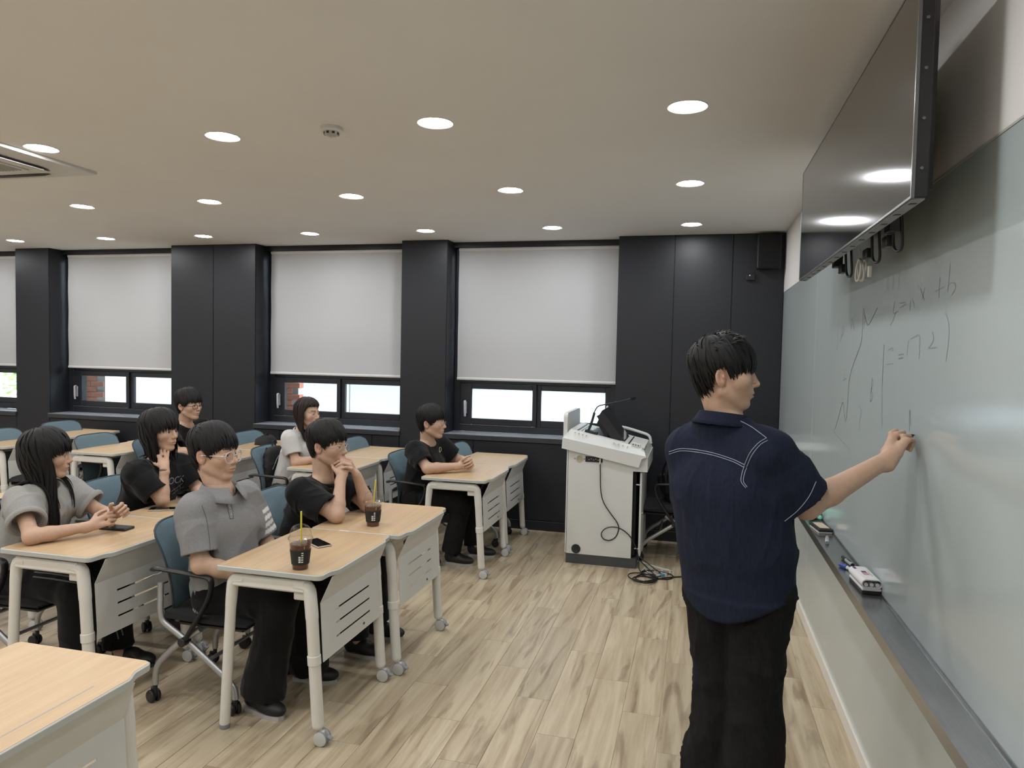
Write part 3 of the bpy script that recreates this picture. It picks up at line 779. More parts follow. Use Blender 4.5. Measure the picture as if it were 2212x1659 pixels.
# ================================================================== CHAIRS
def chair_proto():
    me = {}
    # curved mesh backrest: outline in (y, z), x from curvature
    Z0, Z1 = 0.44, 0.835; ny, nz = 16, 16
    def width(z):
        t = (z-Z0)/(Z1-Z0)
        return 0.190+0.045*math.sin(min(1, t*1.15)*math.pi*0.5)
    def px(y, z):
        t = (z-Z0)/(Z1-Z0)
        return -0.155-0.045*t-0.05*t*t+0.03*math.sin(t*math.pi)+0.42*y*y
    V = []; F = []
    def topz(u): return Z1-0.030*abs(u)**6
    for side in (0, 1):
        for j in range(nz+1):
            for i in range(ny+1):
                u = -1+2*i/ny; t = j/nz
                zmax = topz(u); z = Z0+(zmax-Z0)*t
                w = width(z)
                if t > 0.93: w *= 1-0.05*((t-0.93)/0.07)**2
                if t < 0.06: w *= 1-0.06*(1-t/0.06)
                y = u*w
                V.append((px(y, z)-0.006*side, y, z))
    n = (ny+1)*(nz+1)
    for j in range(nz):
        for i in range(ny):
            a = j*(ny+1)+i; b = a+1; c = b+ny+1; d = a+ny+1
            F.append([a, b, c, d]); F.append([n+d, n+c, n+b, n+a])
    for i in range(ny):
        a = i; F.append([a, n+a, n+a+1, a+1]); a = nz*(ny+1)+i; F.append([a, a+1, n+a+1, n+a])
    for j in range(nz):
        a = j*(ny+1); F.append([a, a+ny+1, n+a+ny+1, n+a]); a = j*(ny+1)+ny; F.append([a, n+a, n+a+ny+1, a+ny+1])
    me['backrest'] = MB().add(V, F).mesh('backrest', mat_mesh, 60)
    # rim along the backrest edge
    rim = []
    idx = [j*(ny+1) for j in range(nz+1)]+[nz*(ny+1)+i for i in range(1, ny+1)]+[j*(ny+1)+ny for j in range(nz-1, -1, -1)]
    rim = [Vector(V[i])+Vector((-0.004, 0, 0)) for i in idx]
    me['back_rim'] = MB().tube(rim, 0.0055, 6).mesh('back_rim', M('chair_rim', (0.03, 0.045, 0.055), 0.6, var=(30, .1)), 60)
    # horizontal ribs of the knitted mesh
    mb = MB()
    for k in range(44):
        z = Z0+0.012+k*0.0084
        pts = []
        for i in range(9):
            u = -1+2*i/8; w = width(z)*0.975
            if z < topz(u)-0.008: pts.append((px(u*w, z)-0.0075, u*w, z))
        if len(pts) > 2: mb.tube(pts, 0.0019, 3, caps=False)
    me['mesh_ribs'] = mb.mesh('mesh_ribs', M('chair_mesh_rib', (0.18, 0.265, 0.31), 0.7, var=(100, .15)), 60)
    # seat cushion
    V = []; F = []; nx, ny2 = 10, 10
    for side in (0, 1):
        for j in range(ny2+1):
            for i in range(nx+1):
                u = -1+2*i/nx; v = -1+2*j/ny2
                r = (abs(u)**4+abs(v)**4)**0.25
                e = max(0.0, 1-r**6)
                x = 0.045+0.225*u*(1-0.04*v*v); y = 0.225*v*(1-0.05*u*u)
                z = (0.425+0.028*e-0.012*u) if side == 0 else (0.405-0.020*e)
                V.append((x, y, z))
    n = (nx+1)*(ny2+1)
    for j in range(ny2):
        for i in range(nx):
            a = j*(nx+1)+i; b = a+1; c = b+nx+1; d = a+nx+1
            F.append([a, b, c, d]); F.append([n+d, n+c, n+b, n+a])
    for i in range(nx):
        F.append([i, n+i, n+i+1, i+1]); a = ny2*(nx+1)+i; F.append([a, a+1, n+a+1, n+a])
    for j in range(ny2):
        a = j*(nx+1); F.append([a, a+nx+1, n+a+nx+1, n+a]); a += nx; F.append([a, n+a, n+a+nx+1, a+nx+1])
    me['seat'] = MB().add(V, F).mesh('seat', mat_cushion, 60)
    me['seat_pan'] = MB().box((-0.12, -0.19, 0.368), (0.23, 0.19, 0.392), c=0.01).mesh('seat_pan', mat_darkplastic)
    for s in (-1, 1):
        y = 0.212*s
        me['rear_leg', s] = MB().tube(catmull(fillet([(-0.222, y, 0.085), (-0.218, y, 0.17), (-0.14, y, 0.255), (-0.04, y, 0.335), (0.02, y, 0.372)], 0.08), 2), 0.0125, 10, flat=(1, 1.25)).mesh('rear_leg', mat_silver, 60)
        me['front_leg', s] = MB().tube(catmull(fillet([(-0.205, y*0.93, 0.56), (-0.195, y, 0.43), (-0.185, y, 0.385), (-0.06, y, 0.315), (0.155, y, 0.165), (0.20, y, 0.12), (0.205, y, 0.075)], 0.06), 2), 0.0125, 10, flat=(1, 1.25)).mesh('front_leg', mat_silver, 60)
        ya = 0.245*s
        me['armrest', s] = MB().tube(fillet([(-0.215, 0.225*s, 0.628), (-0.19, ya, 0.640), (-0.16, ya, 0.640), (0.105, ya, 0.625), (0.10, ya, 0.56), (0.075, ya, 0.50), (-0.05, 0.232*s, 0.315)], 0.035), 0.0135, 10, flat=(1.5, 0.8), up=(0, 0, 1)).mesh('armrest', mat_darkplastic, 60)
        me['arm_pivot', s] = MB().cyl((-0.05, 0.205*s, 0.315), (-0.05, 0.255*s, 0.315), 0.020, 14, c=0.003).mesh('arm_pivot', mat_darkplastic)
    me['cross_bar'] = MB().cyl((-0.04, -0.212, 0.335), (-0.04, 0.212, 0.335), 0.010, 10).cyl((0.06, -0.212, 0.232), (0.06, 0.212, 0.232), 0.009, 10).mesh('cross_bar', mat_silver)
    rm = Matrix.Rotation(R(90), 3, 'X')
    me['castor'] = MB().cyl((0, 0, 0.085), (0, 0, 0.05), 0.010, 10).obox((0.010, 0, 0.046), (0.020, 0.006, 0.022), c=0.004).mesh('castor', mat_darkplastic)
    for k, yy in enumerate((-0.014, 0.014)):
        me['wheel', k] = MB().lathe([(0.020, -0.009), (0.026, -0.008), (0.029, -0.004), (0.029, 0.004), (0.026, 0.008), (0.020, 0.009)], 18, (0.014, yy, 0.029), rm).mesh('castor_wheel', mat_darkplastic)
    return me
CH = chair_proto()
def chair(x, y, label, rz=0.0, arms=True):
    c = empty('chair', (x, y, 0), rz, label, 'chair', 'blue-grey mesh chairs at the desks')
    b = link('backrest', CH['backrest'], c); link('back_rim', CH['back_rim'], b); link('mesh_ribs', CH['mesh_ribs'], b)
    link('seat', CH['seat'], c); link('seat_pan', CH['seat_pan'], c); link('cross_bar', CH['cross_bar'], c)
    for s in (-1, 1):
        link('rear_leg', CH['rear_leg', s], c); link('front_leg', CH['front_leg', s], c)
        a = link('armrest', CH['armrest', s], c); link('arm_pivot', CH['arm_pivot', s], a)
        for lx in (-0.222, 0.205):
            k = link('castor', CH['castor'], c, (lx, 0.212*s, 0))
            k.rotation_euler = (0, 0, random.uniform(2.4, 3.8))
            link('castor_wheel', CH['wheel', 0], k); link('castor_wheel', CH['wheel', 1], k)
    return c
random.seed(7)
CHAIRS = [
 (-2.155, 2.94, 0, 'mesh chair under the man in the grey polo'),
 (-2.13, 3.60, 0.05, 'mesh chair under the man resting his chin on his hands'),
 (-2.08, 5.33, 0, 'mesh chair under the man in black nearest the lectern'),
 (-1.80, 6.00, 0, 'empty mesh chair tucked in beside the man nearest the lectern'),
 (-3.22, 2.86, 0, 'mesh chair under the long-haired woman in grey'),
 (-3.24, 3.58, 0.12, 'mesh chair under the woman in the black printed tee'),
 (-3.22, 5.20, 0.1, 'mesh chair under the woman in the white tee'),
 (-2.83, 6.0, 0, 'empty mesh chair seen past the glasses of the man resting his chin'),
 (-4.28, 3.30, 0, 'mesh chair at the left edge behind the long-haired woman'),
 (-4.42, 5.28, 0, 'mesh chair under the man in dark-framed glasses'),
 (-3.98, 6.04, 0, 'mesh chair with a black bag, right behind the grey polo man'),
 (-5.05, 5.30, 0, 'empty mesh chair behind the desk at the face of the long-haired woman'),
 (-5.02, 6.02, 0, 'empty mesh chair peeking out left of the woman in the black printed tee'),
 (-6.10, 5.24, 0, 'empty mesh chair at the left photo edge in the far row'),
 (-6.22, 6.03, 0, 'empty mesh chair under the far left window sill'),
]
for x, y, rz, lab in CHAIRS: chair(x, y, lab, rz)

# ================================================================== PEOPLE: implicit surfaces meshed with surface nets
def nrm(v):
    v = np.asarray(v, float); return v/max(1e-9, np.linalg.norm(v))
def V3(*a): return np.array(a, float)
class Prims:
    def __init__(self): self.L = []; self.Rm = np.eye(3); self.o = np.zeros(3); self.s = 1.0
    def frame(self, Rm=None, o=None, s=1.0):
        self.Rm = np.eye(3) if Rm is None else np.asarray(Rm, float); self.o = np.zeros(3) if o is None else np.asarray(o, float); self.s = s
        return self
    def pt(self, p): return self.o+self.Rm @ (np.asarray(p, float)*self.s)
    def cap(self, a, b, ra, rb=None, k=0.01, lat=None, op='u', flat=False):
        """tapered capsule; lat=(direction, scale) widens it sideways; flat cuts the ends square"""
        a = self.pt(a); b = self.pt(b); ra *= self.s; rb = ra if rb is None else rb*self.s
        if lat is not None: lat = (nrm(self.Rm @ np.asarray(lat[0], float)), lat[1])
        m = max(ra, rb)*(lat[1] if lat is not None and lat[1] > 1 else 1.0)
        self.L.append(('cap', (a, b, ra, rb, lat, flat), k*self.s, op, np.minimum(a, b)-m, np.maximum(a, b)+m)); return self
    def ell(self, c, r, rot=None, k=0.01, op='u'):
        c = self.pt(c); r = np.asarray(r, float)*self.s
        Q = self.Rm if rot is None else self.Rm @ rot
        e = np.sqrt(((Q*r[None, :])**2).sum(1))
        self.L.append(('ell', (c, r, Q), k*self.s, op, c-e, c+e)); return self
    def cut(self, p, n, op='c'):
        """keep the side opposite to n"""
        self.L.append(('pl', (self.pt(p), nrm(self.Rm @ np.asarray(n, float))), 0.0, op, None, None)); return self
    def fn(self, f, lo, hi, k=0.0, op='u'):
        self.L.append(('fn', (f,), k, op, np.asarray(lo, float), np.asarray(hi, float))); return self

def dist(pr, X, Y, Z):
    kind, a = pr[0], pr[1]
    if kind == 'cap':
        A, B_, ra, rb, lat, flat = a
        d = B_-A; L2 = max(1e-12, float(d@d))
        x = X-A[0]; y = Y-A[1]; z = Z-A[2]
        tt = (x*d[0]+y*d[1]+z*d[2])/L2
        t = np.clip(tt, 0, 1)
        if flat: q = tt
        else: q = t
        x = x-q*d[0]; y = y-q*d[1]; z = z-q*d[2]
        if lat is not None:
            u, s = lat
            w = (x*u[0]+y*u[1]+z*u[2])*(1-1/s)
            x = x-w*u[0]; y = y-w*u[1]; z = z-w*u[2]
        r = np.sqrt(x*x+y*y+z*z)-(ra+(rb-ra)*t)
        if flat:
            Ln = math.sqrt(L2)
            r = np.maximum(r, np.maximum(-tt, tt-1)*Ln)
        return r
    if kind == 'ell':
        c, r, Q = a
        x = X-c[0]; y = Y-c[1]; z = Z-c[2]
        p = [x*Q[0, i]+y*Q[1, i]+z*Q[2, i] for i in range(3)]
        k0 = np.sqrt((p[0]/r[0])**2+(p[1]/r[1])**2+(p[2]/r[2])**2)
        k1 = np.sqrt((p[0]/r[0]**2)**2+(p[1]/r[1]**2)**2+(p[2]/r[2]**2)**2)
        return np.where(k1 > 1e-6, k0*(k0-1)/np.maximum(k1, 1e-6), -min(r))
    if kind == 'pl':
        p, n = a
        return (X-p[0])*n[0]+(Y-p[1])*n[1]+(Z-p[2])*n[2]
    return a[0](X, Y, Z)
def smin(a, b, k):
    if k <= 1e-6: return np.minimum(a, b)
    h = np.maximum(k-np.abs(a-b), 0)/k
    return np.minimum(a, b)-h*h*k*0.25
def field_at(prims, P):
    """hard evaluation at points P (n,3)"""
    f = np.full(len(P), 1.0)
    for pr in prims.L:
        d = dist(pr, P[:, 0], P[:, 1], P[:, 2])
        if pr[3] == 'u': f = smin(f, d, pr[2])
        elif pr[3] == 's': f = -smin(-f, d, pr[2])
        else: f = np.maximum(f, d)
    return f

def surfnet(prims, lo, hi, h, keep=None):
    lo = np.asarray(lo, float); hi = np.asarray(hi, float)
    n = np.ceil((hi-lo)/h).astype(int)+1
    ax = [lo[i]+h*np.arange(n[i]) for i in range(3)]
    F = np.full(n, 0.06, np.float32)
    for pr in prims.L:
        if pr[4] is None: sl = (slice(None),)*3; sx = ax
        else:
            pad = pr[2]+3.0*h
            i0 = np.clip(np.floor((pr[4]-pad-lo)/h).astype(int), 0, n); i1 = np.clip(np.ceil((pr[5]+pad-lo)/h).astype(int)+1, 0, n)
            if (i1 <= i0).any(): continue
            sl = tuple(slice(i0[i], i1[i]) for i in range(3)); sx = [ax[i][sl[i]] for i in range(3)]
        X = sx[0][:, None, None]; Y = sx[1][None, :, None]; Z = sx[2][None, None, :]
        d = dist(pr, X, Y, Z)
        f = F[sl]
        if pr[3] == 'u': F[sl] = smin(f, d, pr[2])
        elif pr[3] == 's': F[sl] = -smin(-f, d, pr[2])
        else: F[sl] = np.maximum(f, d)
    S = F < 0
    c = np.zeros(n-1, np.int8)
    for i in (0, 1):
        for j in (0, 1):
            for k in (0, 1):
                c += S[i:n[0]-1+i, j:n[1]-1+j, k:n[2]-1+k]
    act = (c > 0) & (c < 8)
    I = np.argwhere(act)
    if keep is not None and len(I):
        ctr = lo+(I+0.5)*h
        m = keep(ctr); act[tuple(I[~m].T)] = False; I = I[m]
    if not len(I): return np.zeros((0, 3)), np.zeros((0, 4), int)
    idx = np.full(n-1, -1, np.int64); idx[tuple(I.T)] = np.arange(len(I))
    acc = np.zeros((len(I), 3)); cnt = np.zeros(len(I))
    cor = [(a, b, c_) for a in (0, 1) for b in (0, 1) for c_ in (0, 1)]
    val = {q: F[I[:, 0]+q[0], I[:, 1]+q[1], I[:, 2]+q[2]] for q in cor}
    for q in cor:
        for axx in range(3):
            if q[axx]: continue
            q2 = list(q); q2[axx] = 1; q2 = tuple(q2)
            a, b = val[q], val[q2]
            m = (a < 0) != (b < 0)
            t = np.where(m, a/np.where(m, a-b, 1), 0)
            p = np.tile(np.array(q, float), (len(I), 1)); p[:, axx] = t
            acc[m] += p[m]; cnt += m
    V = lo+(I+acc/np.maximum(cnt, 1)[:, None])*h
    Q = []
    for axx in range(3):
        o1, o2 = (axx+1) % 3, (axx+2) % 3
        sa = [slice(None)]*3; sb = [slice(None)]*3
        sa[axx] = slice(0, n[axx]-1); sb[axx] = slice(1, n[axx])
        A, B_ = S[tuple(sa)], S[tuple(sb)]
        E_ = np.argwhere(A != B_)
        E_ = E_[(E_[:, o1] > 0) & (E_[:, o2] > 0) & (E_[:, o1] < n[o1]-1) & (E_[:, o2] < n[o2]-1)]
        if not len(E_): continue
        q = []
        for d1, d2 in ((-1, -1), (0, -1), (0, 0), (-1, 0)):
            e = E_.copy(); e[:, o1] += d1; e[:, o2] += d2
            q.append(idx[tuple(e.T)])
        q = np.stack(q, 1)
        inside_first = A[tuple(E_.T)]
        q[~inside_first] = q[~inside_first][:, ::-1]
        Q.append(q[(q >= 0).all(1)])
    Q = np.concatenate(Q) if Q else np.zeros((0, 4), int)
    return V, Q

def vnormals(V, Q):
    fn = np.cross(V[Q[:, 2]]-V[Q[:, 0]], V[Q[:, 3]]-V[Q[:, 1]])
    N = np.zeros_like(V)
    for i in range(4): np.add.at(N, Q[:, i], fn)
    return N/np.maximum(np.linalg.norm(N, axis=1), 1e-12)[:, None]
_rs = np.random.RandomState(11); _LAT = _rs.rand(32, 32, 32)
def vnoise(P):
    P = np.asarray(P); i = np.floor(P).astype(int); f = P-i; f = f*f*(3-2*f)
    r = 0
    for a in (0, 1):
        for b in (0, 1):
            for c in (0, 1):
                w = (f[:, 0] if a else 1-f[:, 0])*(f[:, 1] if b else 1-f[:, 1])*(f[:, 2] if c else 1-f[:, 2])
                r = r+w*_LAT[(i[:, 0]+a) % 32, (i[:, 1]+b) % 32, (i[:, 2]+c) % 32]
    return r
def mesh_from(name, V, Q, mat, base=(0, 0, 0), tint=None):
    me = bpy.data.meshes.new(name)
    V = np.asarray(V)-np.asarray(base)
    me.vertices.add(len(V)); me.vertices.foreach_set('co', V.astype(np.float32).ravel())
    me.loops.add(len(Q)*4); me.loops.foreach_set('vertex_index', Q.astype(np.int32).ravel())
    me.polygons.add(len(Q)); me.polygons.foreach_set('loop_start', np.arange(0, len(Q)*4, 4, dtype=np.int32))
    me.polygons.foreach_set('use_smooth', np.ones(len(Q), bool))
    me.update(calc_edges=True); me.validate()
    me.materials.append(mat)
    if tint is not None:
        at = me.attributes.new('tint', 'FLOAT_COLOR', 'POINT')
        at.data.foreach_set('color', np.concatenate([tint, np.ones((len(tint), 1))], 1).astype(np.float32).ravel())
    return me
def bounds(prims, pad=0.01):
    lo = np.min([p[4] for p in prims.L if p[4] is not None and p[3] == 'u'], axis=0)-pad
    hi = np.max([p[5] for p in prims.L if p[4] is not None and p[3] == 'u'], axis=0)+pad
    return lo, hi
def rotz(a): c, s = math.cos(a), math.sin(a); return np.array([[c, -s, 0], [s, c, 0], [0, 0, 1.0]])
def roty(a): c, s = math.cos(a), math.sin(a); return np.array([[c, 0, s], [0, 1, 0], [-s, 0, c]])
def rotx(a): c, s = math.cos(a), math.sin(a); return np.array([[1, 0, 0], [0, c, -s], [0, s, c]])

# ---- materials for people
mat_skin = M('skin', (0.5, 0.33, 0.24), 0.55, spec=0.35, attr=True, var=(60, 0.05), bump=(260, 0.05))
mat_skin.node_tree.nodes['Principled BSDF'].inputs['Subsurface Weight'].default_value = 0.0
mat_hair = M('black_hair', (0.0065, 0.006, 0.0065), 0.55, spec=0.28, var=(120, 0.4, (6, 6, 0.6)))
mat_hair_brown = M('dark_brown_hair', (0.018, 0.010, 0.009), 0.55, spec=0.28, var=(120, 0.4, (6, 6, 0.6)))
mat_eye = M('eye', (0.6, 0.6, 0.6), 0.25, attr=True)

def head_prims(P, Rh, c, s=1.0, female=False, neck=None):
    P.frame(Rh, c, s)
    jw = 0.92 if female else 1.0
    P.ell((-0.008, 0, 0.040), (0.096, 0.076, 0.086), k=0.0)
    P.ell((0.030, 0, -0.020), (0.064, 0.063*jw, 0.078), k=0.030)
    for y in (-1, 1):
        P.cap((-0.004, 0.051*jw*y, -0.052), (0.058, 0.018*y, -0.092), 0.019*jw, 0.0155, k=0.024)
        P.ell((0.053, 0.042*y, -0.014), (0.030, 0.024, 0.026), k=0.022)
        P.cap((0.083, 0.013*y, 0.030), (0.066, 0.048*y, 0.029), 0.009, 0.008, k=0.015)
    P.ell((0.070, 0, -0.092), (0.019, 0.021*jw, 0.016), k=0.020)
    P.ell((0.079, 0, -0.050), (0.019, 0.028, 0.026), k=0.015)
    for y in (-1, 1): P.ell((0.099, 0.031*y, 0.009), (0.015, 0.019, 0.011), k=0.012, op='s')
    P.cap((0.088, 0, 0.018), (0.1055, 0, -0.018), 0.0075, 0.0095, k=0.012)
    P.ell((0.1065, 0, -0.023), (0.0115, 0.0115, 0.0100), k=0.007)
    for y in (-1, 1):
        P.ell((0.0975, 0.0125*y, -0.0275), (0.0095, 0.0075, 0.0075), k=0.005)
        P.ell((0.0755, 0.031*y, 0.0075), (0.0150, 0.0175, 0.0115), k=0.004)
        P.ell((0.0935, 0.031*y, 0.0062), (0.0120, 0.0132, 0.0046), rot=rotx(-0.10*y), k=0.002, op='s')
    P.ell((0.0905, 0, -0.0535), (0.0115, 0.0225, 0.0062), k=0.006)
    P.ell((0.0890, 0, -0.0645), (0.0115, 0.0185, 0.0070), k=0.006)
    P.ell((0.1045, 0, -0.0590), (0.0120, 0.0230, 0.0014), k=0.003, op='s')
    for y in (-1, 1):
        q = rotz(-0.42*y) @ roty(-0.20)
        P.ell((-0.012, 0.0795*y, -0.004), (0.0185, 0.0065, 0.0320), rot=q, k=0.006)
        P.ell((-0.010, 0.0865*y, 0.000), (0.0105, 0.0060, 0.0190), rot=q, k=0.004, op='s')
        P.ell((-0.004, 0.0800*y, -0.002), (0.0040, 0.0050, 0.0070), rot=q, k=0.003)
    if neck is not None:
        a = P.pt((-0.034, 0, -0.040)); P.frame()
        r = 0.044 if female else 0.051
        P.cap(a, neck, r*s, r*1.10*s, k=0.016)
    P.frame()

def hand_prims(P, w, X, Z, side, curls, spread=0.06, thumb=((0.62, 0.62, -0.45), (0.80, 0.30, -0.50), (0.9, 0.0, -0.44)), s=1.0, kf=0.0035):
    """w wrist, X towards the fingers, Z out of the back of the hand, side +1 right / -1 left"""
    X = nrm(X); Z = np.asarray(Z, float); Z = nrm(Z-X*(Z@X)); Y = np.cross(Z, X)
    Rm = np.stack([X, Y, Z], 1)
    P.frame(Rm, w, s)
    t = side
    P.cap((-0.03, 0, 0), (0.020, 0, 0), 0.0215, 0.0200, k=0.015, lat=((0, 1, 0), 1.30))
    P.cap((0.025, 0.014*t, -0.002), (0.082, 0.020*t, 0.0), 0.0145, 0.0120, k=0.012, lat=((0, 1, 0), 1.25))
    P.cap((0.025, -0.012*t, -0.002), (0.074, -0.020*t, -0.001), 0.0150, 0.0115, k=0.012, lat=((0, 1, 0), 1.25))
    P.ell((0.040, 0.022*t, -0.012), (0.030, 0.015, 0.013), k=0.010)
    base = [(0.090, 0.030), (0.094, 0.010), (0.090, -0.0105), (0.081, -0.0295)]
    lens = [(0.041, 0.025, 0.020), (0.045, 0.028, 0.021), (0.042, 0.026, 0.020), (0.033, 0.019, 0.018)]
    for i in range(4):
        bx, by = base[i]; p = np.array([bx, by*t, 0.001]); ang = 0.0
        sp = spread*(1.5-i)*t
        r0 = 0.0090 if i < 3 else 0.0078
        for j in range(3):
            ang += curls[i][j]
            d = np.array([math.cos(ang)*math.cos(sp), math.cos(ang)*math.sin(sp), -math.sin(ang)])
            q = p+d*lens[i][j]
            P.cap(p, q, r0*(1-0.07*j), r0*(0.95-0.09*j), k=kf if j else 0.008)
            p = q
    p = np.array([0.020, 0.026*t, -0.006])
    for j, (L, r) in enumerate(((0.044, 0.0120), (0.033, 0.0102), (0.027, 0.0092))):
        d = nrm(np.array([thumb[j][0], thumb[j][1]*t, thumb[j][2]]))
        q = p+d*L; P.cap(p, q, r, r*0.90, k=0.009 if j == 0 else kf); p = q
    P.frame()
RELAX = [(0.35, 0.45, 0.3), (0.40, 0.5, 0.3), (0.45, 0.55, 0.3), (0.5, 0.6, 0.3)]
FIST = [(1.0, 1.45, 0.9), (1.05, 1.5, 0.9), (1.1, 1.5, 0.9), (1.15, 1.5, 0.9)]

SKIN = np.array([0.53, 0.345, 0.25])
def skin_tint(V, Rh, c, s, hairline, tone=1.0):
    T = np.tile(SKIN*tone, (len(V), 1))
    L = ((V-c) @ Rh)/s
    x, y, z = L[:, 0], L[:, 1], L[:, 2]
    near = (np.abs(y) < 0.12) & (np.abs(z) < 0.16) & (np.abs(x) < 0.16)
    def mix(m, col):
        m = (np.clip(m, 0, 1)*near)[:, None]; T[:] = T*(1-m)+np.array(col)*m
    lip = np.exp(-((y/0.019)**4+((z+0.0590)/0.0085)**4))*(x > 0.078)
    mix(lip*0.75, SKIN*tone*np.array([0.80, 0.52, 0.55]))
    red = np.exp(-(((np.abs(y)-0.082)/0.012)**2))*(x < 0.03)*(np.abs(z) < 0.045)
    mix(red*0.45, SKIN*tone*np.array([0.98, 0.72, 0.66]))
    chk = np.exp(-(((np.abs(y)-0.040)/0.022)**2+((z+0.02)/0.022)**2))*(x > 0.03)
    mix(chk*0.30, SKIN*tone*np.array([1.0, 0.80, 0.75]))
    az = np.abs(y)
    zb = 0.0305+0.0045*np.sin(np.clip((az-0.012)/0.038, 0, 1)*math.pi*0.75)
    br = (az > 0.011)*(az < 0.052)*np.exp(-((z-zb)/0.0040)**4)*(x > 0.045)
    mix(br*0.85, (0.03, 0.024, 0.02))
    lash = (np.abs(az-0.031) < 0.0155)*np.exp(-((z-0.0098)/0.0016)**2)*(x > 0.07)
    mix(lash*0.9, (0.02, 0.015, 0.013))
    ang = np.degrees(np.arctan2(np.abs(y), x+0.01))
    hl = np.interp(ang, hairline[0], hairline[1])
    mix(np.clip((z-hl)/0.006, 0, 1)*((np.abs(y) < 0.079) | (z > 0.035)), (0.03, 0.025, 0.022))
    return T

def eyes(name, parent, Rh, c, s, base, gaze=(1, 0, 0)):
    g = nrm(gaze); out = []
    n, m = 14, 9
    for y in (-1, 1):
        V = []; F = []; T = []
        cc = np.array([0.0762, 0.031*y, 0.0062])
        w = nrm(np.cross(g, (0, 0, 1))); u = np.cross(w, g)
        for j in range(m+1):
            th = math.pi*0.55*j/m
            for i in range(n):
                ph = 2*math.pi*i/n
                d = g*math.cos(th)+(w*math.cos(ph)+u*math.sin(ph))*math.sin(th)
                V.append(np.asarray(c)+Rh @ ((cc+d*0.0128)*s))
                T.append((0.012, 0.009, 0.008) if th < 0.52 else (0.55, 0.52, 0.50))
        for j in range(m):
            for i in range(n):
                k = (i+1) % n; F.append([j*n+i, j*n+k, (j+1)*n+k, (j+1)*n+i])
        me = mesh_from(name, np.array(V), np.array(F)[:, ::-1], mat_eye, base, np.array(T))
        link('eye', me, parent)

def hair_locks(Rh, c, s, spec, collide=None, seed=1):
    """short or long hair as tapered locks growing from the crown; returns an MB in world space"""
    rs = np.random.RandomState(seed); mb = MB()
    er = np.array(spec.get('rad', (0.103, 0.083, 0.093))); ec = np.array((-0.010, 0, 0.042))
    A = nrm(spec.get('crown', (-0.42, 0.08, 0.90)))
    e1 = nrm(np.cross(A, (0, 1, 0))); e2 = np.cross(A, e1)
    N = spec.get('n', 300)
    azs, zl = spec['line']
    for q in range(N):
        ph = 2*math.pi*(q+rs.rand())/N if q < N*0.7 else rs.rand()*2*math.pi
        off = rs.uniform(-0.002, spec.get('lift', 0.010))
        th0 = rs.uniform(0.02, 0.35) if rs.rand() < 0.6 else rs.uniform(0.3, 0.9)
        pts = []; th = th0; tw = rs.uniform(-0.25, 0.25)
        jit = rs.normal(0, spec.get('jit', 0.006))
        while th < 2.9:
            p2 = ph+tw*(th-th0)
            d = A*math.cos(th)+(e1*math.cos(p2)+e2*math.sin(p2))*math.sin(th)
            ef = er*np.array([1, 1, 1.8]) if d[2] < 0 else er
            rr = 1/math.sqrt(((d/ef)**2).sum())*(1.0 if d[2] > 0 else 1+spec.get('nape', -0.10)*min(1, -d[2]*1.4))
            wob = 0.0014*math.sin(5*th+q)
            grow = spec.get('puff', 0.0)*math.sin(min(1.0, th/1.4)*math.pi)
            p = ec+d*(rr+off+wob+grow)
            az = math.degrees(math.atan2(abs(p[1]), p[0]+0.01))
            lim = np.interp(az, azs, zl)+jit
            pts.append(p)
            if p[2] < lim and len(pts) > 2: break
            th += 0.13
        az = math.degrees(math.atan2(pts[-1][1], pts[-1][0]+0.01))
        drop = spec['drop'](az, rs) if 'drop' in spec else 0.0
        W = [np.asarray(c)+Rh @ (p*s) for p in pts]
        if drop > 0.01:
            p = W[-1]; d = nrm(W[-1]-W[-2]); acc = 0.0
            fl = spec.get('flow', (0, 0, 0))
            while acc < drop:
                d = nrm(d*0.72+np.array([0, 0, -1.0])*0.28+np.array(fl)*0.03+rs.normal(0, 0.03, 3))
                p = p+d*0.022; acc += 0.022
                if collide is not None:
                    for _ in range(2):
                        fd = field_at(collide, p[None])[0]
                        if fd < 0.010:
                            g = np.array([field_at(collide, (p+e)[None])[0]-fd for e in np.eye(3)*0.004])
                            p = p+nrm(g)*(0.011-fd)
                W.append(p)
        n = len(W)
        w0 = spec.get('w', 0.0085)*rs.uniform(0.7, 1.3)*s
        rad = [w0*(0.75+0.25*min(1, i/2))*(1-0.85*max(0, (i/(n-1)-0.55)/0.45)**1.5) for i in range(n)]
        up = nrm(W[0]-np.asarray(c))
        mb.tube([Vector(p) for p in W], rad, 5, flat=(1.0, 0.42), up=up)
    for q in range(spec.get('spikes', 0)):
        th = rs.uniform(0.1, 1.1); ph = rs.rand()*2*math.pi
        d = A*math.cos(th)+(e1*math.cos(ph)+e2*math.sin(ph))*math.sin(th)
        p0 = ec+d*(1/math.sqrt(((d/er)**2).sum())-0.002)
        g = nrm(d*0.75+np.array([rs.uniform(0.1, 0.9), rs.uniform(-.5, .5), rs.uniform(-0.2, 0.4)]))
        W = [p0, p0+g*0.012+d*0.004, p0+g*0.026+np.array([0.004, 0, 0.0]), p0+g*0.036+np.array([0.008, 0, -0.006])]
        w0 = rs.uniform(0.003, 0.0055)
        mb.tube([Vector(np.asarray(c)+Rh @ (p*s)) for p in W], [w0, w0*0.9, w0*0.5, 0.0006], 5, flat=(1, .5), up=nrm(Rh @ d))
    return mb

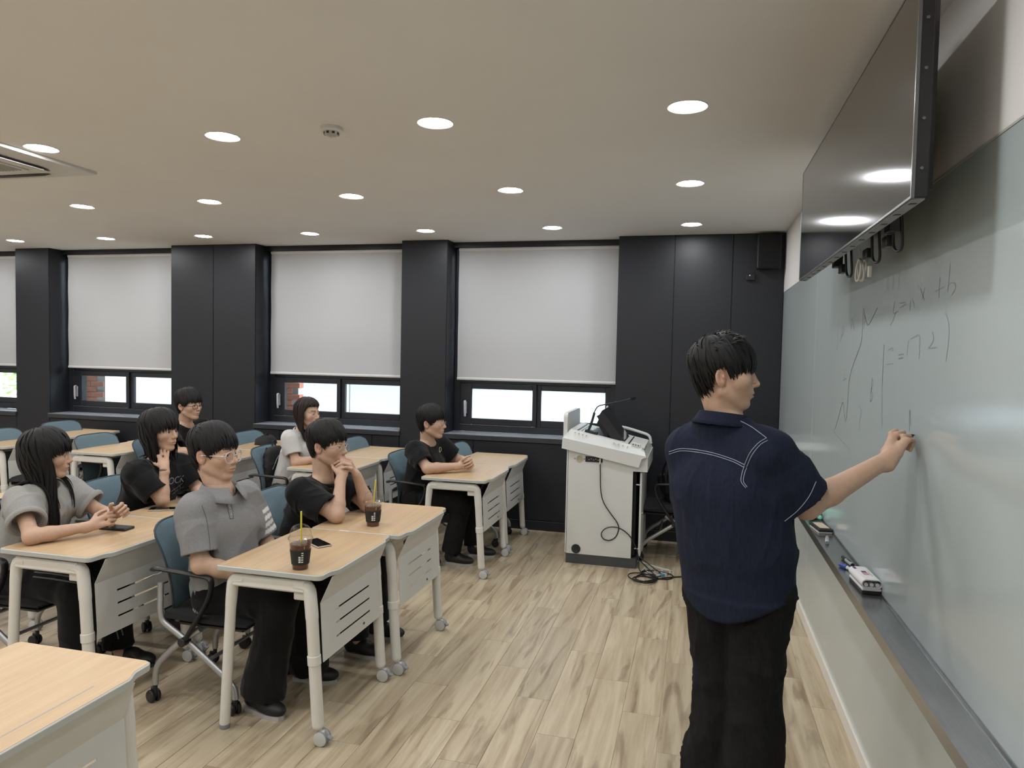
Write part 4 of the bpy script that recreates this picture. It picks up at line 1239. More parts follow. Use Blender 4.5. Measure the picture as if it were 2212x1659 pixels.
def haircap(Rh, c, s, spec):
    er = np.array(spec.get('rad', (0.103, 0.083, 0.093))) ; ec = np.array((-0.010, 0, 0.042))
    azs, zl = spec['line']; Rt = Rh.T
    def f(X, Y, Z):
        x = (Rt[0, 0]*(X-c[0])+Rt[0, 1]*(Y-c[1])+Rt[0, 2]*(Z-c[2]))/s
        y = (Rt[1, 0]*(X-c[0])+Rt[1, 1]*(Y-c[1])+Rt[1, 2]*(Z-c[2]))/s
        z = (Rt[2, 0]*(X-c[0])+Rt[2, 1]*(Y-c[1])+Rt[2, 2]*(Z-c[2]))/s
        a = er
        xx = (x-ec[0])/a[0]; yy = (y-ec[1])/a[1]; zz = (z-ec[2])/a[2]
        zlow = np.where(zz < 0, zz*0.555, zz)
        d = (np.sqrt(xx*xx+yy*yy+zlow*zlow)-1-np.where(zz < 0, spec.get('nape', -0.10)*np.clip(-zz*0.8, 0, 1), 0))*0.085
        az = np.degrees(np.arctan2(np.abs(y), x+0.01))
        lim = np.interp(az, azs, np.asarray(zl)+0.010)
        return np.maximum(d, (lim-z)*0.9)*s
    e = 0.20*s
    return f, np.asarray(c)-e, np.asarray(c)+e

def shirt_wrinkle(V, Q, amp, sc=(9, 9, 5), seed=0.0):
    N = vnormals(V, Q)
    P = V*np.array(sc)+seed
    w = vnoise(P+2.4*vnoise(P*0.6+7)[:, None])
    w = np.clip(1-np.abs(2*w-1)*1.6, 0, 1)**1.5
    P2 = P*1.9+3.1; w2 = vnoise(P2+2.0*vnoise(P2*0.5+1)[:, None]); w2 = np.clip(1-np.abs(2*w2-1)*2.0, 0, 1)**2
    w3 = vnoise(P*0.7+11)
    return V+N*((w-0.35)*amp+(w2-0.25)*amp*0.45+(w3-0.5)*amp*0.8)[:, None]

def finish(name, prims, h, mat, parent, base, amp=0.0, tintf=None, sc=(9, 9, 5), seed=0.0, att=None):
    lo, hi = bounds(prims)
    V, Q = surfnet(prims, lo, hi, h)
    if amp:
        V1 = shirt_wrinkle(V, Q, amp, sc, seed)
        V = V1 if att is None else V+(V1-V)*att(V)[:, None]
    t = tintf(V) if tintf else None
    return link(name, mesh_from(name, V, Q, mat, base, t), parent), V, Q

def px_ray(x, y):
    d = cf+cr*((x-1106)/CAM_F)+cu*((829.5-y)/CAM_F)
    return Vector((0, 0, 1.65)), d.normalized()
def bvh_of(V, Q): return BVHTree.FromPolygons([tuple(p) for p in V], [tuple(int(i) for i in q) for q in Q])
def project(bvh, pts, lift=0.0015):
    out = []
    for x, y in pts:
        o, d = px_ray(x, y); h = bvh.ray_cast(o, d)
        if h[0] is not None: out.append(h[0]-d*lift)
    return out
def seam(bvh, pts, r, mat, parent, base, name='stitching', n=8, lift=0.0015, gap=None):
    dense = [(p.x, p.y) for p in catmull([(x, y, 0) for x, y in pts], n)]
    P = project(bvh, dense, lift)
    if len(P) < 2: return None
    b = Vector(base)
    return MB().tube([p-b for p in P], r, 4, caps=True).build(name, mat, parent)

SHOE_OUT = [(-0.085, -0.018), (-0.070, -0.033), (-0.02, -0.034), (0.06, -0.043), (0.11, -0.040), (0.150, -0.022), (0.160, 0.0), (0.150, 0.022), (0.11, 0.040), (0.06, 0.043), (-0.02, 0.034), (-0.070, 0.033), (-0.085, 0.018), (-0.090, 0.0)]
def shoe(parent, base, pos, yaw, s, mat_up, mat_sole, pitch=0.0):
    c, sn = math.cos(yaw), math.sin(yaw)
    Rm = rotz(yaw) @ roty(pitch)
    o = np.array(pos, float)
    P = Prims().frame(Rm, o, s)
    P.ell((0.075, 0, 0.040), (0.085, 0.042, 0.034), k=0)
    P.cap((-0.045, 0, 0.052), (0.03, 0, 0.058), 0.036, 0.036, k=0.03)
    P.cap((-0.045, 0, 0.07), (-0.035, 0, 0.105), 0.036, 0.040, k=0.02)
    P.cut((0, 0, 0.016), (0, 0, -1))
    sh, V, Q = finish('shoe', P, 0.005, mat_up, parent, base)
    b = Vector(base)
    MB().prism([(x*s*0.95, y*s*0.93) for x, y in SHOE_OUT], 0.0, 0.019*s, lambda u, v, t: Vector(o)+Vector(Rm @ np.array((u, v, t)))-b).build('sole', mat_sole, sh)
    MB().tube([Vector(o)+Vector(Rm @ (np.array(q)*s))-b for q in ((0.045, -0.030, 0.058), (0.052, 0, 0.076), (0.045, 0.030, 0.058))], 0.003, 5).build('lace', mat_sole, sh)
    return sh

def glasses(parent, base, Rh, c, s, shape, mat, rr=0.0018, lw=0.0235, lh=0.0215, lens=True, dz=0.002):
    b = np.asarray(base)
    W = lambda p: Vector(np.asarray(c)+Rh @ (np.array(p)*s)-b)
    mb = MB(); rims = []
    for y in (-1, 1):
        ring = []
        for k in range(28):
            a = 2*math.pi*k/28; ca, sa = math.cos(a), math.sin(a)
            e = 1.0 if shape == 'round' else 0.55
            u = lw*math.copysign(abs(ca)**e, ca); v = lh*math.copysign(abs(sa)**e, sa)
            yy = 0.034*y+u*y
            ring.append((0.1035-0.25*max(0, abs(yy)-0.03), yy, dz+v-0.004))
        rims.append(ring)
        mb.tube([W(p) for p in ring], rr*s, 6, closed=True)
        xo = 0.034+lw
        mb.tube([W(p) for p in catmull([(0.097, xo*y, dz+0.004), (0.088, (xo+0.010)*y, dz+0.005), (0.03, 0.077*y, dz+0.004), (-0.008, 0.082*y, dz+0.003), (-0.028, 0.082*y, -0.014)], 5)], rr*s, 6)
    mb.tube([W(p) for p in catmull([(0.104, -0.034+lw, dz+0.002), (0.110, -0.005, dz+0.006), (0.110, 0.005, dz+0.006), (0.104, 0.034-lw, dz+0.002)], 4)], rr*s, 6)
    g = mb.build('glasses', mat, parent)
    if lens:
        for ring in rims:
            n = len(ring); ctr = np.mean(ring, 0)
            MB().add([W(p) for p in ring]+[W(ctr+np.array([0.001, 0, 0]))], [[i, (i+1) % n, n] for i in range(n)]).build('lens', mat_lens, g)
    return g
mat_lens = mat_glass('spectacle_lens', (0.97, 0.98, 0.98), ior=1.15)
mat_wire = M('silver_wire', (0.55, 0.55, 0.56), 0.25, metal=0.8)
mat_clear_frame = M('clear_frame', (0.60, 0.57, 0.56), 0.15, spec=0.8)
mat_dark_frame = M('dark_frame', (0.02, 0.012, 0.014), 0.3)

def fabric(name, col, amt=0.10, bumpv=0.10, scale=240):
    return M(name, col, 0.9, spec=0.15, var=(scale, amt), bump=(520, bumpv), sheen=0.1)
mat_black_tee = fabric('black_cotton', (0.0085, 0.0085, 0.0095))
mat_grey_polo = M('grey_heather_polo', (0.235, 0.235, 0.24), 0.92, spec=0.12, attr=True, var=(260, 0.16), bump=(520, 0.12))
mat_grey_tee = fabric('grey_heather_tee', (0.30, 0.295, 0.285), 0.14)
mat_white_tee = fabric('white_heather_tee', (0.52, 0.51, 0.50), 0.07)
mat_denim = M('dark_denim', (0.0105, 0.0145, 0.031), 0.85, spec=0.2, var=(150, 0.30, (1, 1, 0.16)), bump=(600, 0.16))
mat_stitch = M('pale_stitching', (0.34, 0.38, 0.46), 0.8)
mat_black_pants = fabric('black_trousers', (0.008, 0.008, 0.0085), 0.15)
mat_black_jeans = M('black_jeans', (0.0115, 0.0115, 0.0120), 0.9, spec=0.15, var=(160, 0.30, (1, 1, 0.2)), bump=(500, 0.15))
mat_khaki = fabric('olive_trousers', (0.06, 0.05, 0.035), 0.15)
mat_shoe = M('black_shoe', (0.010, 0.010, 0.011), 0.5, var=(40, .2))
mat_sole_w = M('white_sole', (0.42, 0.41, 0.40), 0.6, var=(20, .05))
mat_sole_b = M('dark_sole', (0.05, 0.05, 0.05), 0.6, var=(20, .05))

LINE_M = ([0, 25, 45, 58, 72, 84, 96, 108, 122, 140, 180], [0.034, 0.032, 0.030, 0.012, 0.004, 0.038, 0.036, -0.004, -0.045, -0.066, -0.074])
LINE_F = ([0, 25, 45, 58, 72, 84, 96, 108, 122, 140, 180], [0.036, 0.034, 0.030, 0.0, -0.03, -0.045, -0.055, -0.06, -0.07, -0.08, -0.085])
def line_with(front, side=None, base=LINE_M):
    z = list(base[1]); z[0] = front; z[1] = front-0.002; z[2] = front-0.006 if side is None else side
    return (base[0], z)

def person(label, base, J, head, female=False, s=1.0, hair=None, hands=None, shirt=None, pants=None, tone=1.0, hres=0.0026, seed=1, hairmat=None, gaze=(1, 0, 0), shoes=None, hairline=None, hsc=1.0):
    """J: dict of world joints; head: (centre, yaw, pitch, roll)"""
    base = np.array(base, float)
    root = empty('person', tuple(base), label=label, cat='person')
    J = {k: np.array(v, float) for k, v in J.items()}
    hc = np.array(head[0], float); Rh = rotz(head[1]) @ roty(head[2]) @ rotx(head[3] if len(head) > 3 else 0)
    hs = s*(0.965 if female else 1.0)*hsc
    rsh, lsh, N, pel = J['rsh'], J['lsh'], J['neck'], J['pelvis']
    u = nrm(lsh-rsh); spine = nrm(N-pel); mid = (rsh+lsh)/2
    C = J.get('chest', mid-spine*0.11)
    af = (0.86 if female else 1.0)*s
    # ---------------- body (skin)
    P = Prims()
    P.cap(pel, C, 0.098*s, 0.098*s, k=0, lat=(u, 1.32))
    P.cap(C, N-spine*0.03, 0.088*s, 0.050*s, k=0.03, lat=(u, 1.35))
    for a in (rsh, lsh): P.cap(N-spine*0.045, a, 0.045*s, 0.042*af, k=0.03)
    head_prims(P, Rh, hc, hs, female, N-spine*0.01)
    for sd in ('r', 'l'):
        a, e, w = J[sd+'sh'], J[sd+'elb'], J[sd+'wr']
        P.cap(a, e, 0.047*af, 0.037*af, k=0.02)
        m = e+(w-e)*0.28
        P.cap(e, m, 0.037*af, 0.0395*af, k=0.03); P.cap(m, w, 0.0395*af, 0.0245*af, k=0.015)
        h = hands[sd]
        hand_prims(P, w, h['X'], h['Z'], 1 if sd == 'r' else -1, h.get('curl', RELAX), h.get('spread', 0.05), h.get('thumb', ((0.62, 0.62, -0.45), (0.80, 0.30, -0.50), (0.9, 0.0, -0.44))), 0.97*s*(0.92 if female else 1))
        hp, k_, an = J[sd+'hip'], J[sd+'knee'], J[sd+'ank']
        P.cap(hp, k_, 0.070*s, 0.048*s, k=0.02); P.cap(k_, an, 0.048*s, 0.034*s, k=0.02)
        P.cap(an, an+np.array([0.02, 0, -0.05]), 0.034*s, 0.032*s, k=0.02)
    fine = [(hc-np.array([0.135, 0.135, 0.135])*hs, hc+np.array([0.135, 0.135, 0.150])*hs)]
    for sd in ('r', 'l'):
        w = J[sd+'wr']; X = nrm(hands[sd]['X']); ctr = w+X*0.075
        fine.append((ctr-0.115*s, ctr+0.115*s))
    lo, hi = bounds(P); hb = 0.0080; ov = 0.014
    ins = lambda X, bx: np.minimum(X-bx[0], bx[1]-X).min(1)
    parts = []
    # coarse body first, then finer head and hands; neighbouring pieces cross over within a narrow overlap
    for i in range(-1, len(fine)):
        prev = fine if i < 0 else fine[:i]
        def kp(ctr, prev=prev):
            m = np.ones(len(ctr), bool)
            for bx in prev: m &= ins(ctr, bx) < ov
            return m
        if i < 0: V0, Q0 = surfnet(P, lo, hi, hb, kp)
        else: V0, Q0 = surfnet(P, fine[i][0], fine[i][1], hres if i == 0 else max(0.0030, hres), kp)
        if not len(Q0): continue
        N0 = vnormals(V0, Q0); sink = np.zeros(len(V0))
        for bx in prev: sink = np.maximum(sink, np.clip(ins(V0, bx)/0.012, 0, 1))
        if i >= 0: sink = np.maximum(sink, np.clip(1-ins(V0, fine[i])/0.012, 0, 1))
        parts.append((V0-N0*(sink*0.0009)[:, None], Q0))
    off = 0; Vs = []; Qs = []
    for V, Q in parts: Vs.append(V); Qs.append(Q+off); off += len(V)
    V = np.concatenate(Vs); Q = np.concatenate(Qs)
    hl = hairline or (hair['line'] if hair else LINE_M)
    scal = (hl[0], [z+0.012 for z in hl[1]]); 
    body = link('body', mesh_from('body', V, Q, mat_skin, base, skin_tint(V, Rh, hc, hs, (LINE_M[0], [0.066, 0.066, 0.060, 0.030, 0.012, 0.036, 0.036, 0.0, -0.040, -0.060, -0.068]), tone)), root)
    eyes('eye', root, Rh, hc, hs, base, gaze)
    # ---------------- shirt
    S = Prims(); sh = shirt
    fit = sh.get('fit', 1.0)*s
    S.cap(pel+spine*sh.get('rise', 0.0), C, sh.get('rw', 0.122)*fit, sh.get('rc', 0.118)*fit, k=0, lat=(u, sh.get('lat', 1.38)))
    S.cap(C, N-spine*0.060, 0.105*fit, 0.052*fit, k=0.05, lat=(u, 1.40))
    for sd in ('r', 'l'):
        a, e = J[sd+'sh'], J[sd+'elb']
        S.cap(N-spine*0.052, a, 0.050*fit, 0.060*fit*(0.93 if female else 1), k=0.05)
        L = np.linalg.norm(e-a); hem = a+(e-a)*sh.get('slv', 0.72)
        r0, r1 = sh.get('sr', (0.062, 0.074)); r0 *= fit*(0.93 if female else 1); r1 *= fit*(0.93 if female else 1)
        S.cap(a+(hem-a)*0.02, a+(hem-a)*0.55, r0, r0+(r1-r0)*0.55, k=0.06)
        S.cap(a+(hem-a)*0.35, hem, r0+(r1-r0)*0.35, r1, k=0.02, flat=True)
    if 'extra' in sh: sh['extra'](S, J, u, spine)
    for sd in ('r', 'l'):
        a, e = J[sd+'sh'], J[sd+'elb']; d = nrm(e-a); hem = a+(e-a)*sh.get('slv', 0.72)
        r1 = sh.get('sr', (0.062, 0.074))[1]*fit*(0.93 if female else 1)
        S.cap(hem-d*0.05, hem+d*0.03, r1-0.024, r1-0.009, k=0.004, op='s', flat=True)
    nd = nrm(hc-N+np.array([0, 0, 0.05]))
    S.cap(N-nd*sh.get('neckdrop', 0.035), N+nd*0.12, sh.get('neckr', 0.060)*s, (sh.get('neckr', 0.060)+0.012)*s, k=0.012, op='s', lat=(u, 1.12))
    def att(V):
        w = np.clip((np.linalg.norm(V-(N+nd*0.02), axis=1)-0.07)/0.05, 0, 1)
        for sd in ('r', 'l'):
            a, e = J[sd+'sh'], J[sd+'elb']; d = nrm(e-a); hem = a+(e-a)*sh.get('slv', 0.72)
            t = (hem-V)@d; rad = np.linalg.norm((V-hem)+t[:, None]*d, axis=1)
            w = w*np.where((rad < 0.11), np.clip((t-0.012)/0.05, 0, 1), 1)
        if 'att' in sh: w = w*sh['att'](V)
        return w
    so, SV, SQ = finish('shirt', S, 0.0058, sh['mat'], root, base, amp=sh.get('amp', 0.012), tintf=sh.get('tint'), sc=sh.get('sc', (7, 7, 5)), seed=seed*3.7, att=att)
    # ---------------- trousers
    T = Prims(); pt = pants
    hr = pt.get('hip', 0.105)*s
    T.cap(J['rhip'], J['lhip'], hr, hr, k=0)
    T.cap((J['rhip']+J['lhip'])/2, pel+spine*0.05, hr, hr*0.95, k=0.03, lat=(u, 1.3))
    for sd in ('r', 'l'):
        hp, k_, an = J[sd+'hip'], J[sd+'knee'], J[sd+'ank']
        w = pt.get('w', 1.0)*s
        T.cap(hp, k_, min(0.094*w, hr), 0.074*w, k=0.03)
        T.cap(k_, an, 0.072*w, pt.get('cuff', 0.070)*w, k=0.03, flat=False)
        T.cap(k_, an+(an-k_)*0.02, 0.066*w, pt.get('cuff', 0.070)*w, k=0.02, flat=True)
    for sd in ('r', 'l'):
        an = J[sd+'ank']; d = nrm(an-J[sd+'knee'])
        T.cut_local = None
        T.cap(an+d*0.012, an+d*0.16, 0.12*s, 0.12*s, k=0.0, op='s', flat=True)
        T.cap(an-d*0.03, an+d*0.05, pt.get('cuff', 0.070)*pt.get('w', 1.0)*s-0.010, k=0.003, op='s', flat=True)
    to, TV, TQ = finish('trousers', T, 0.0088, pt['mat'], root, base, amp=pt.get('amp', 0.008), sc=(8, 8, 6), seed=seed*1.3)
    # ---------------- shoes
    if shoes:
        for sd in ('r', 'l'):
            q = shoes[sd]
            shoe(root, base, q[0], q[1], s*0.98, mat_shoe, shoes.get('sole', mat_sole_w), q[2] if len(q) > 2 else 0.0)
    # ---------------- hair
    if hair:
        hm = hairmat or mat_hair
        f, a, b = haircap(Rh, hc, hs, hair)
        Hp = Prims().fn(f, a, b)
        V2, Q2 = surfnet(Hp, a, b, 0.0042)
        CO = Prims(); CO.L = [q for q in S.L if q[3] == 'u']
        mb = hair_locks(Rh, hc, hs, hair, CO if 'drop' in hair else None, seed)
        ho = mb.build('hair', hm, root, 80); ho.location = tuple(-base)
        hcap = link('hair_base', mesh_from('hair_base', V2, Q2, hm, base), root)
    return dict(root=root, base=base, Rh=Rh, hc=hc, hs=hs, S=(SV, SQ), T=(TV, TQ), shirt=so, trousers=to, body=body, u=u, spine=spine, N=N, J=J)

def seated(pel, yaw, lean, rs, ls, N, kneeR=None, kneeL=None, ankR=None, ankL=None):
    """default legs for a seated pose facing yaw"""
    f = np.array([math.cos(yaw), math.sin(yaw), 0]); r = np.array([math.sin(yaw), -math.cos(yaw), 0])
    pel = np.array(pel, float)
    J = dict(pelvis=pel, rsh=rs, lsh=ls, neck=N)
    J['rhip'] = pel+r*0.085+np.array([0, 0, -0.01]); J['lhip'] = pel-r*0.085+np.array([0, 0, -0.01])
    J['rknee'] = kneeR if kneeR is not None else pel+f*0.41+r*0.13+np.array([0, 0, -0.02])
    J['lknee'] = kneeL if kneeL is not None else pel+f*0.41-r*0.13+np.array([0, 0, -0.02])
    J['rank'] = ankR if ankR is not None else np.array([*(np.array(J['rknee'])+f*0.02)[:2], 0.11])
    J['lank'] = ankL if ankL is not None else np.array([*(np.array(J['lknee'])+f*0.02)[:2], 0.11])
    return J

def shirt_collar(ctx, mat, r=0.070, hgt=0.034, fall=0.050, gap=0.5, point=0.02, drop=0.030, zoff=-0.004, out=0.042):
    """turned-down collar swept round the neck"""
    N = ctx['N']; base = ctx['base']
    up = nrm(ctx['hc']-N+np.array([0, 0, 0.10])); u = ctx['u']; u = nrm(u-up*(u@up)); fr = np.cross(u, up)   # fr points forward
    n = 40; V = []; F = []
    for i in range(n+1):
        a = -math.pi+gap/2+(2*math.pi-gap)*i/n          # a measured from the nape; front opening at +-pi
        d = -fr*math.cos(a)+u*math.sin(a)
        front = (1-math.cos(a))/2
        z0 = -drop*front+zoff
        k = front**6*point
        sec = [(r-0.004, z0), (r, z0+hgt*0.6), (r+0.002, z0+hgt), (r+0.007, z0+hgt+0.003), (r+0.013, z0+hgt-0.008), (r+out*0.62+0.008*front, z0+hgt-fall*0.6-k*0.5), (r+out+0.012*front, z0+hgt-fall-k)]
        for rr, z in sec: V.append(Vector(N+d*rr*np.array([1, 1, 1])+up*z-base))
    m = 7
    for i in range(n):
        for j in range(m-1): F.append([i*m+j, i*m+j+1, (i+1)*m+j+1, (i+1)*m+j])
    o = MB().add(V, F).build('collar', mat, ctx['shirt'], 80)
    md = o.modifiers.new('thickness', 'SOLIDIFY'); md.thickness = 0.003; md.offset = 0
    return o

# ================================================================== THE CAST
F0 = (1, 0, 0)
HAIR_BOWL = dict(line=line_with(0.030), n=470, lift=0.010, puff=0.008, w=0.0076, crown=(-0.42, 0.05, 0.90))
# ---- man in the grey polo
J = seated((-2.13, 2.92, 0.50), 0, 0, V3(-2.19, 2.752, 0.912), V3(-2.14, 3.062, 0.912), V3(-2.165, 2.905, 0.985),
           kneeR=V3(-1.80, 2.84, 0.50), kneeL=V3(-1.76, 3.06, 0.49), ankR=V3(-1.86, 2.80, 0.085), ankL=V3(-1.82, 3.12, 0.085))
J.update(relb=V3(-2.115, 2.705, 0.675), rwr=V3(-1.90, 2.83, 0.60), lelb=V3(-2.06, 3.125, 0.665), lwr=V3(-1.88, 3.0, 0.60))
def polo_tint(V):
    T = np.tile(np.array([0.235, 0.235, 0.24]), (len(V), 1))
    a, e = J['lsh'], J['lelb']; d = nrm(e-a); t = (V-a)@d; rad = np.linalg.norm((V-a)-t[:, None]*d, axis=1)
    m = (rad < 0.105) & (V[:, 1] > 3.06)
    for k in range(4):
        T[m & (t > 0.085+k*0.032) & (t < 0.105+k*0.032)] = (0.62, 0.62, 0.62)
    return T
polo = person('seated man in a grey polo shirt and round clear glasses at the front desk', (-2.1, 2.92, 0), J, (V3(-2.190, 2.895, 1.142), 0.04, 0.03), hsc=1.05, hair=dict(HAIR_BOWL, line=line_with(0.047), spikes=20),
    hands=dict(r=dict(X=(0.8, 0.5, -0.25), Z=(-0.1, -0.3, 0.9)), l=dict(X=(0.75, -0.55, -0.2), Z=(0.0, 0.3, 0.9))),
    shirt=dict(mat=mat_grey_polo, tint=polo_tint, fit=1.01, rise=-0.035, rw=0.135, slv=0.80, sr=(0.060, 0.076), neckr=0.064, amp=0.010), pants=dict(mat=mat_black_pants, w=1.08, cuff=0.088), seed=3,
    shoes=dict(r=((-1.87, 2.79, 0), -0.25), l=((-1.82, 3.13, 0), 0.1)))
shirt_collar(polo, M('polo_collar', (0.25, 0.25, 0.255), 0.92, spec=0.12, var=(260, .12), bump=(520, .12)), gap=0.55, fall=0.052)
glasses(polo['root'], polo['base'], polo['Rh'], polo['hc'], polo['hs'], 'round', mat_clear_frame, rr=0.0019, lw=0.0270, lh=0.0260)

# ---- man resting his chin on his hands
J = seated((-2.17, 3.60, 0.50), 0, 0, V3(-2.05, 3.425, 0.865), V3(-2.00, 3.775, 0.865), V3(-2.01, 3.60, 0.935))
J.update(relb=V3(-1.83, 3.415, 0.765), rwr=V3(-1.868, 3.535, 0.945), lelb=V3(-1.79, 3.705, 0.765), lwr=V3(-1.825, 3.635, 0.945), chest=V3(-2.06, 3.60, 0.80))
chin = person('seated man in a black tee and half-rim glasses resting his chin on his hands', (-2.1, 3.6, 0), J, (V3(-1.985, 3.595, 1.108), 0.0, 0.05), hsc=1.04, hair=dict(HAIR_BOWL, line=line_with(0.046)),
    hands=dict(r=dict(X=(0.10, 0.45, 0.85), Z=(0.75, -0.6, 0.15), curl=[(0.9, 1.0, 0.5)]*4, thumb=((0.5, 0.5, -0.6), (0.6, 0.1, -0.7), (0.8, -0.1, -0.5))),
               l=dict(X=(-0.15, -0.55, 0.75), Z=(0.85, 0.25, 0.35), curl=[(0.75, 0.7, 0.4)]*4, thumb=((0.5, 0.5, -0.6), (0.6, 0.1, -0.7), (0.8, -0.1, -0.5)))),
    shirt=dict(mat=mat_black_tee, fit=1.03, slv=0.74, sr=(0.064, 0.084), neckr=0.066, neckdrop=0.045), pants=dict(mat=mat_black_pants), seed=5,
    shoes=dict(r=((-1.72, 3.47, 0), 0.0), l=((-1.72, 3.73, 0), 0.0)))
glasses(chin['root'], chin['base'], chin['Rh'], chin['hc'], chin['hs'], 'rect', mat_wire, rr=0.0013, lw=0.0245, lh=0.0185)

# ---- man nearest the lectern
J = seated((-2.13, 5.30, 0.50), 0.05, 0, V3(-2.08, 5.112, 0.88), V3(-1.985, 5.437, 0.885), V3(-2.035, 5.275, 0.945), ankR=V3(-1.80, 5.20, 0.11), ankL=V3(-1.70, 5.47, 0.11))
J.update(relb=V3(-1.935, 5.02, 0.765), rwr=V3(-1.735, 5.165, 0.775), lelb=V3(-1.865, 5.50, 0.770), lwr=V3(-1.70, 5.315, 0.785))
far = person('seated man in a black tee and thin glasses with clasped hands, nearest the lectern', (-2.1, 5.3, 0), J, (V3(-2.0, 5.25, 1.085), 0.05, 0.02), hsc=1.04, hair=dict(HAIR_BOWL, line=line_with(0.044)), hres=0.003,
    hands=dict(r=dict(X=(0.55, 0.75, 0.15), Z=(0.7, -0.6, 0.5), curl=[(0.5, 0.9, 0.5)]*4, thumb=((0.5, 0.3, 0.8), (0.8, 0.1, 0.5), (0.9, 0, 0.2))),
               l=dict(X=(0.45, -0.75, 0.1), Z=(0.8, 0.5, 0.4), curl=[(0.6, 1.0, 0.5)]*4)),
    shirt=dict(mat=mat_black_tee, fit=1.01, slv=0.74, sr=(0.062, 0.078), neckr=0.066, neckdrop=0.045), pants=dict(mat=mat_black_jeans), seed=8,
    shoes=dict(r=((-1.77, 5.20, 0), 0.0), l=((-1.67, 5.47, 0), 0.05)))
glasses(far['root'], far['base'], far['Rh'], far['hc'], far['hs'], 'round', mat_wire, rr=0.0013)

# ---- long-haired woman in grey
def long_drop(az, rs):
    a = abs(az)
    if a < 62: return 0.0
    if a < 80: return rs.uniform(0.20, 0.34)
    return rs.uniform(0.24, 0.40)
J = seated((-3.26, 2.83, 0.50), 0.1, 0, V3(-3.115, 2.695, 0.89), V3(-3.15, 2.995, 0.885), V3(-3.14, 2.845, 0.950))
J.update(relb=V3(-2.925, 2.585, 0.762), rwr=V3(-2.80, 2.79, 0.775), lelb=V3(-2.985, 3.06, 0.762), lwr=V3(-2.80, 2.93, 0.80), chest=V3(-3.17, 2.845, 0.83))
lw = person('seated woman with long black hair and a grey tee with rolled sleeves', (-3.2, 2.85, 0), J, (V3(-3.125, 2.85, 1.085), 0.62, 0.03), female=True,
    hair=dict(line=(LINE_F[0], [0.040, 0.038, 0.030, 0.020]+LINE_F[1][4:]), rad=(0.107, 0.094, 0.097), nape=0.05, n=520, lift=0.014, puff=0.006, w=0.0080, drop=long_drop, flow=(0.0, 0, 0), crown=(-0.30, 0.0, 0.95)),
    hands=dict(r=dict(X=(0.55, 0.75, 0.30), Z=(0.55, -0.65, 0.4), curl=[(0.8, 1.1, 0.6)]*4), l=dict(X=(0.85, 0.0, 0.50), Z=(0.0, 0.8, 0.4), curl=[(0.75, 1.1, 0.6)]*4)),
    shirt=dict(mat=mat_grey_tee, fit=1.05, slv=0.60, sr=(0.064, 0.078), neckr=0.060), pants=dict(mat=mat_black_pants), seed=13,
    shoes=dict(r=((-2.82, 2.75, 0), 0.1), l=((-2.80, 3.02, 0), 0.1), sole=mat_sole_b))

# ---- woman in the black printed tee
def bob_drop(az, rs):
    a = abs(az)
    return 0.0 if a < 62 else rs.uniform(0.08, 0.17)
J = seated((-3.27, 3.58, 0.51), 0.0, 0, V3(-3.09, 3.40, 0.915), V3(-3.06, 3.71, 0.915), V3(-3.075, 3.555, 0.98))
J.update(relb=V3(-2.935, 3.425, 0.765), rwr=V3(-2.957, 3.468, 0.945), lelb=V3(-2.95, 3.745, 0.775), lwr=V3(-2.80, 3.56, 0.765), chest=V3(-3.12, 3.56, 0.86))
bw = person('seated woman with a dark bob and a black printed tee, one hand at her neck', (-3.2, 3.56, 0), J, (V3(-3.055, 3.55, 1.135), 0.0, -0.04), female=True,
    hair=dict(line=(LINE_F[0], [0.036, 0.034, 0.027, 0.016]+LINE_F[1][4:]), rad=(0.106, 0.094, 0.096), nape=0.05, n=500, lift=0.014, puff=0.008, w=0.0080, drop=bob_drop, crown=(-0.30, 0.0, 0.95)),
    hands=dict(r=dict(X=(-0.38, 0.28, 0.85), Z=(0.55, -0.8, 0.2), curl=[(0.55, 0.6, 0.4)]*4), l=dict(X=(0.3, -0.9, 0.0), Z=(0, 0.0, 1))),
    shirt=dict(mat=mat_black_tee, fit=1.05, slv=0.78, sr=(0.064, 0.082), neckr=0.062), pants=dict(mat=mat_black_pants), seed=17,
    shoes=dict(r=((-2.85, 3.45, 0), 0.0), l=((-2.85, 3.71, 0), 0.0)))

# ---- woman in the white tee
def mid_drop(az, rs):
    a = abs(az)
    return 0.0 if a < 66 else rs.uniform(0.10, 0.18)
LINE_P = (LINE_F[0], [0.088, 0.086, 0.078, 0.058, -0.01, -0.045, -0.055, -0.06, -0.07, -0.08, -0.085])
J = seated((-3.22, 5.22, 0.50), 0.0, 0, V3(-3.125, 5.06, 0.925), V3(-3.09, 5.365, 0.925), V3(-3.115, 5.215, 0.985))
J.update(relb=V3(-3.05, 5.02, 0.745), rwr=V3(-2.90, 5.17, 0.775), lelb=V3(-3.0, 5.42, 0.76), lwr=V3(-2.88, 5.26, 0.775))
ww = person('seated woman in a white tee with shoulder-length dark hair, behind the front row', (-3.2, 5.2, 0), J, (V3(-3.055, 5.2, 1.115), -0.15, 0.0), female=True, hairmat=mat_hair_brown, hres=0.003,
    hair=dict(line=LINE_P, rad=(0.104, 0.090, 0.094), nape=0.03, n=340, lift=0.010, puff=0.004, w=0.0095, drop=mid_drop, crown=(0.05, 0.0, 1.0)),
    hands=dict(r=dict(X=(0.8, 0.5, 0), Z=(0, 0, 1)), l=dict(X=(0.8, -0.5, 0), Z=(0, 0, 1))),
    shirt=dict(mat=mat_white_tee, fit=1.02, slv=0.66, sr=(0.060, 0.070), neckr=0.060), pants=dict(mat=mat_khaki), seed=23,
    shoes=dict(r=((-2.80, 5.12, 0), 0.0), l=((-2.80, 5.35, 0), 0.0)))

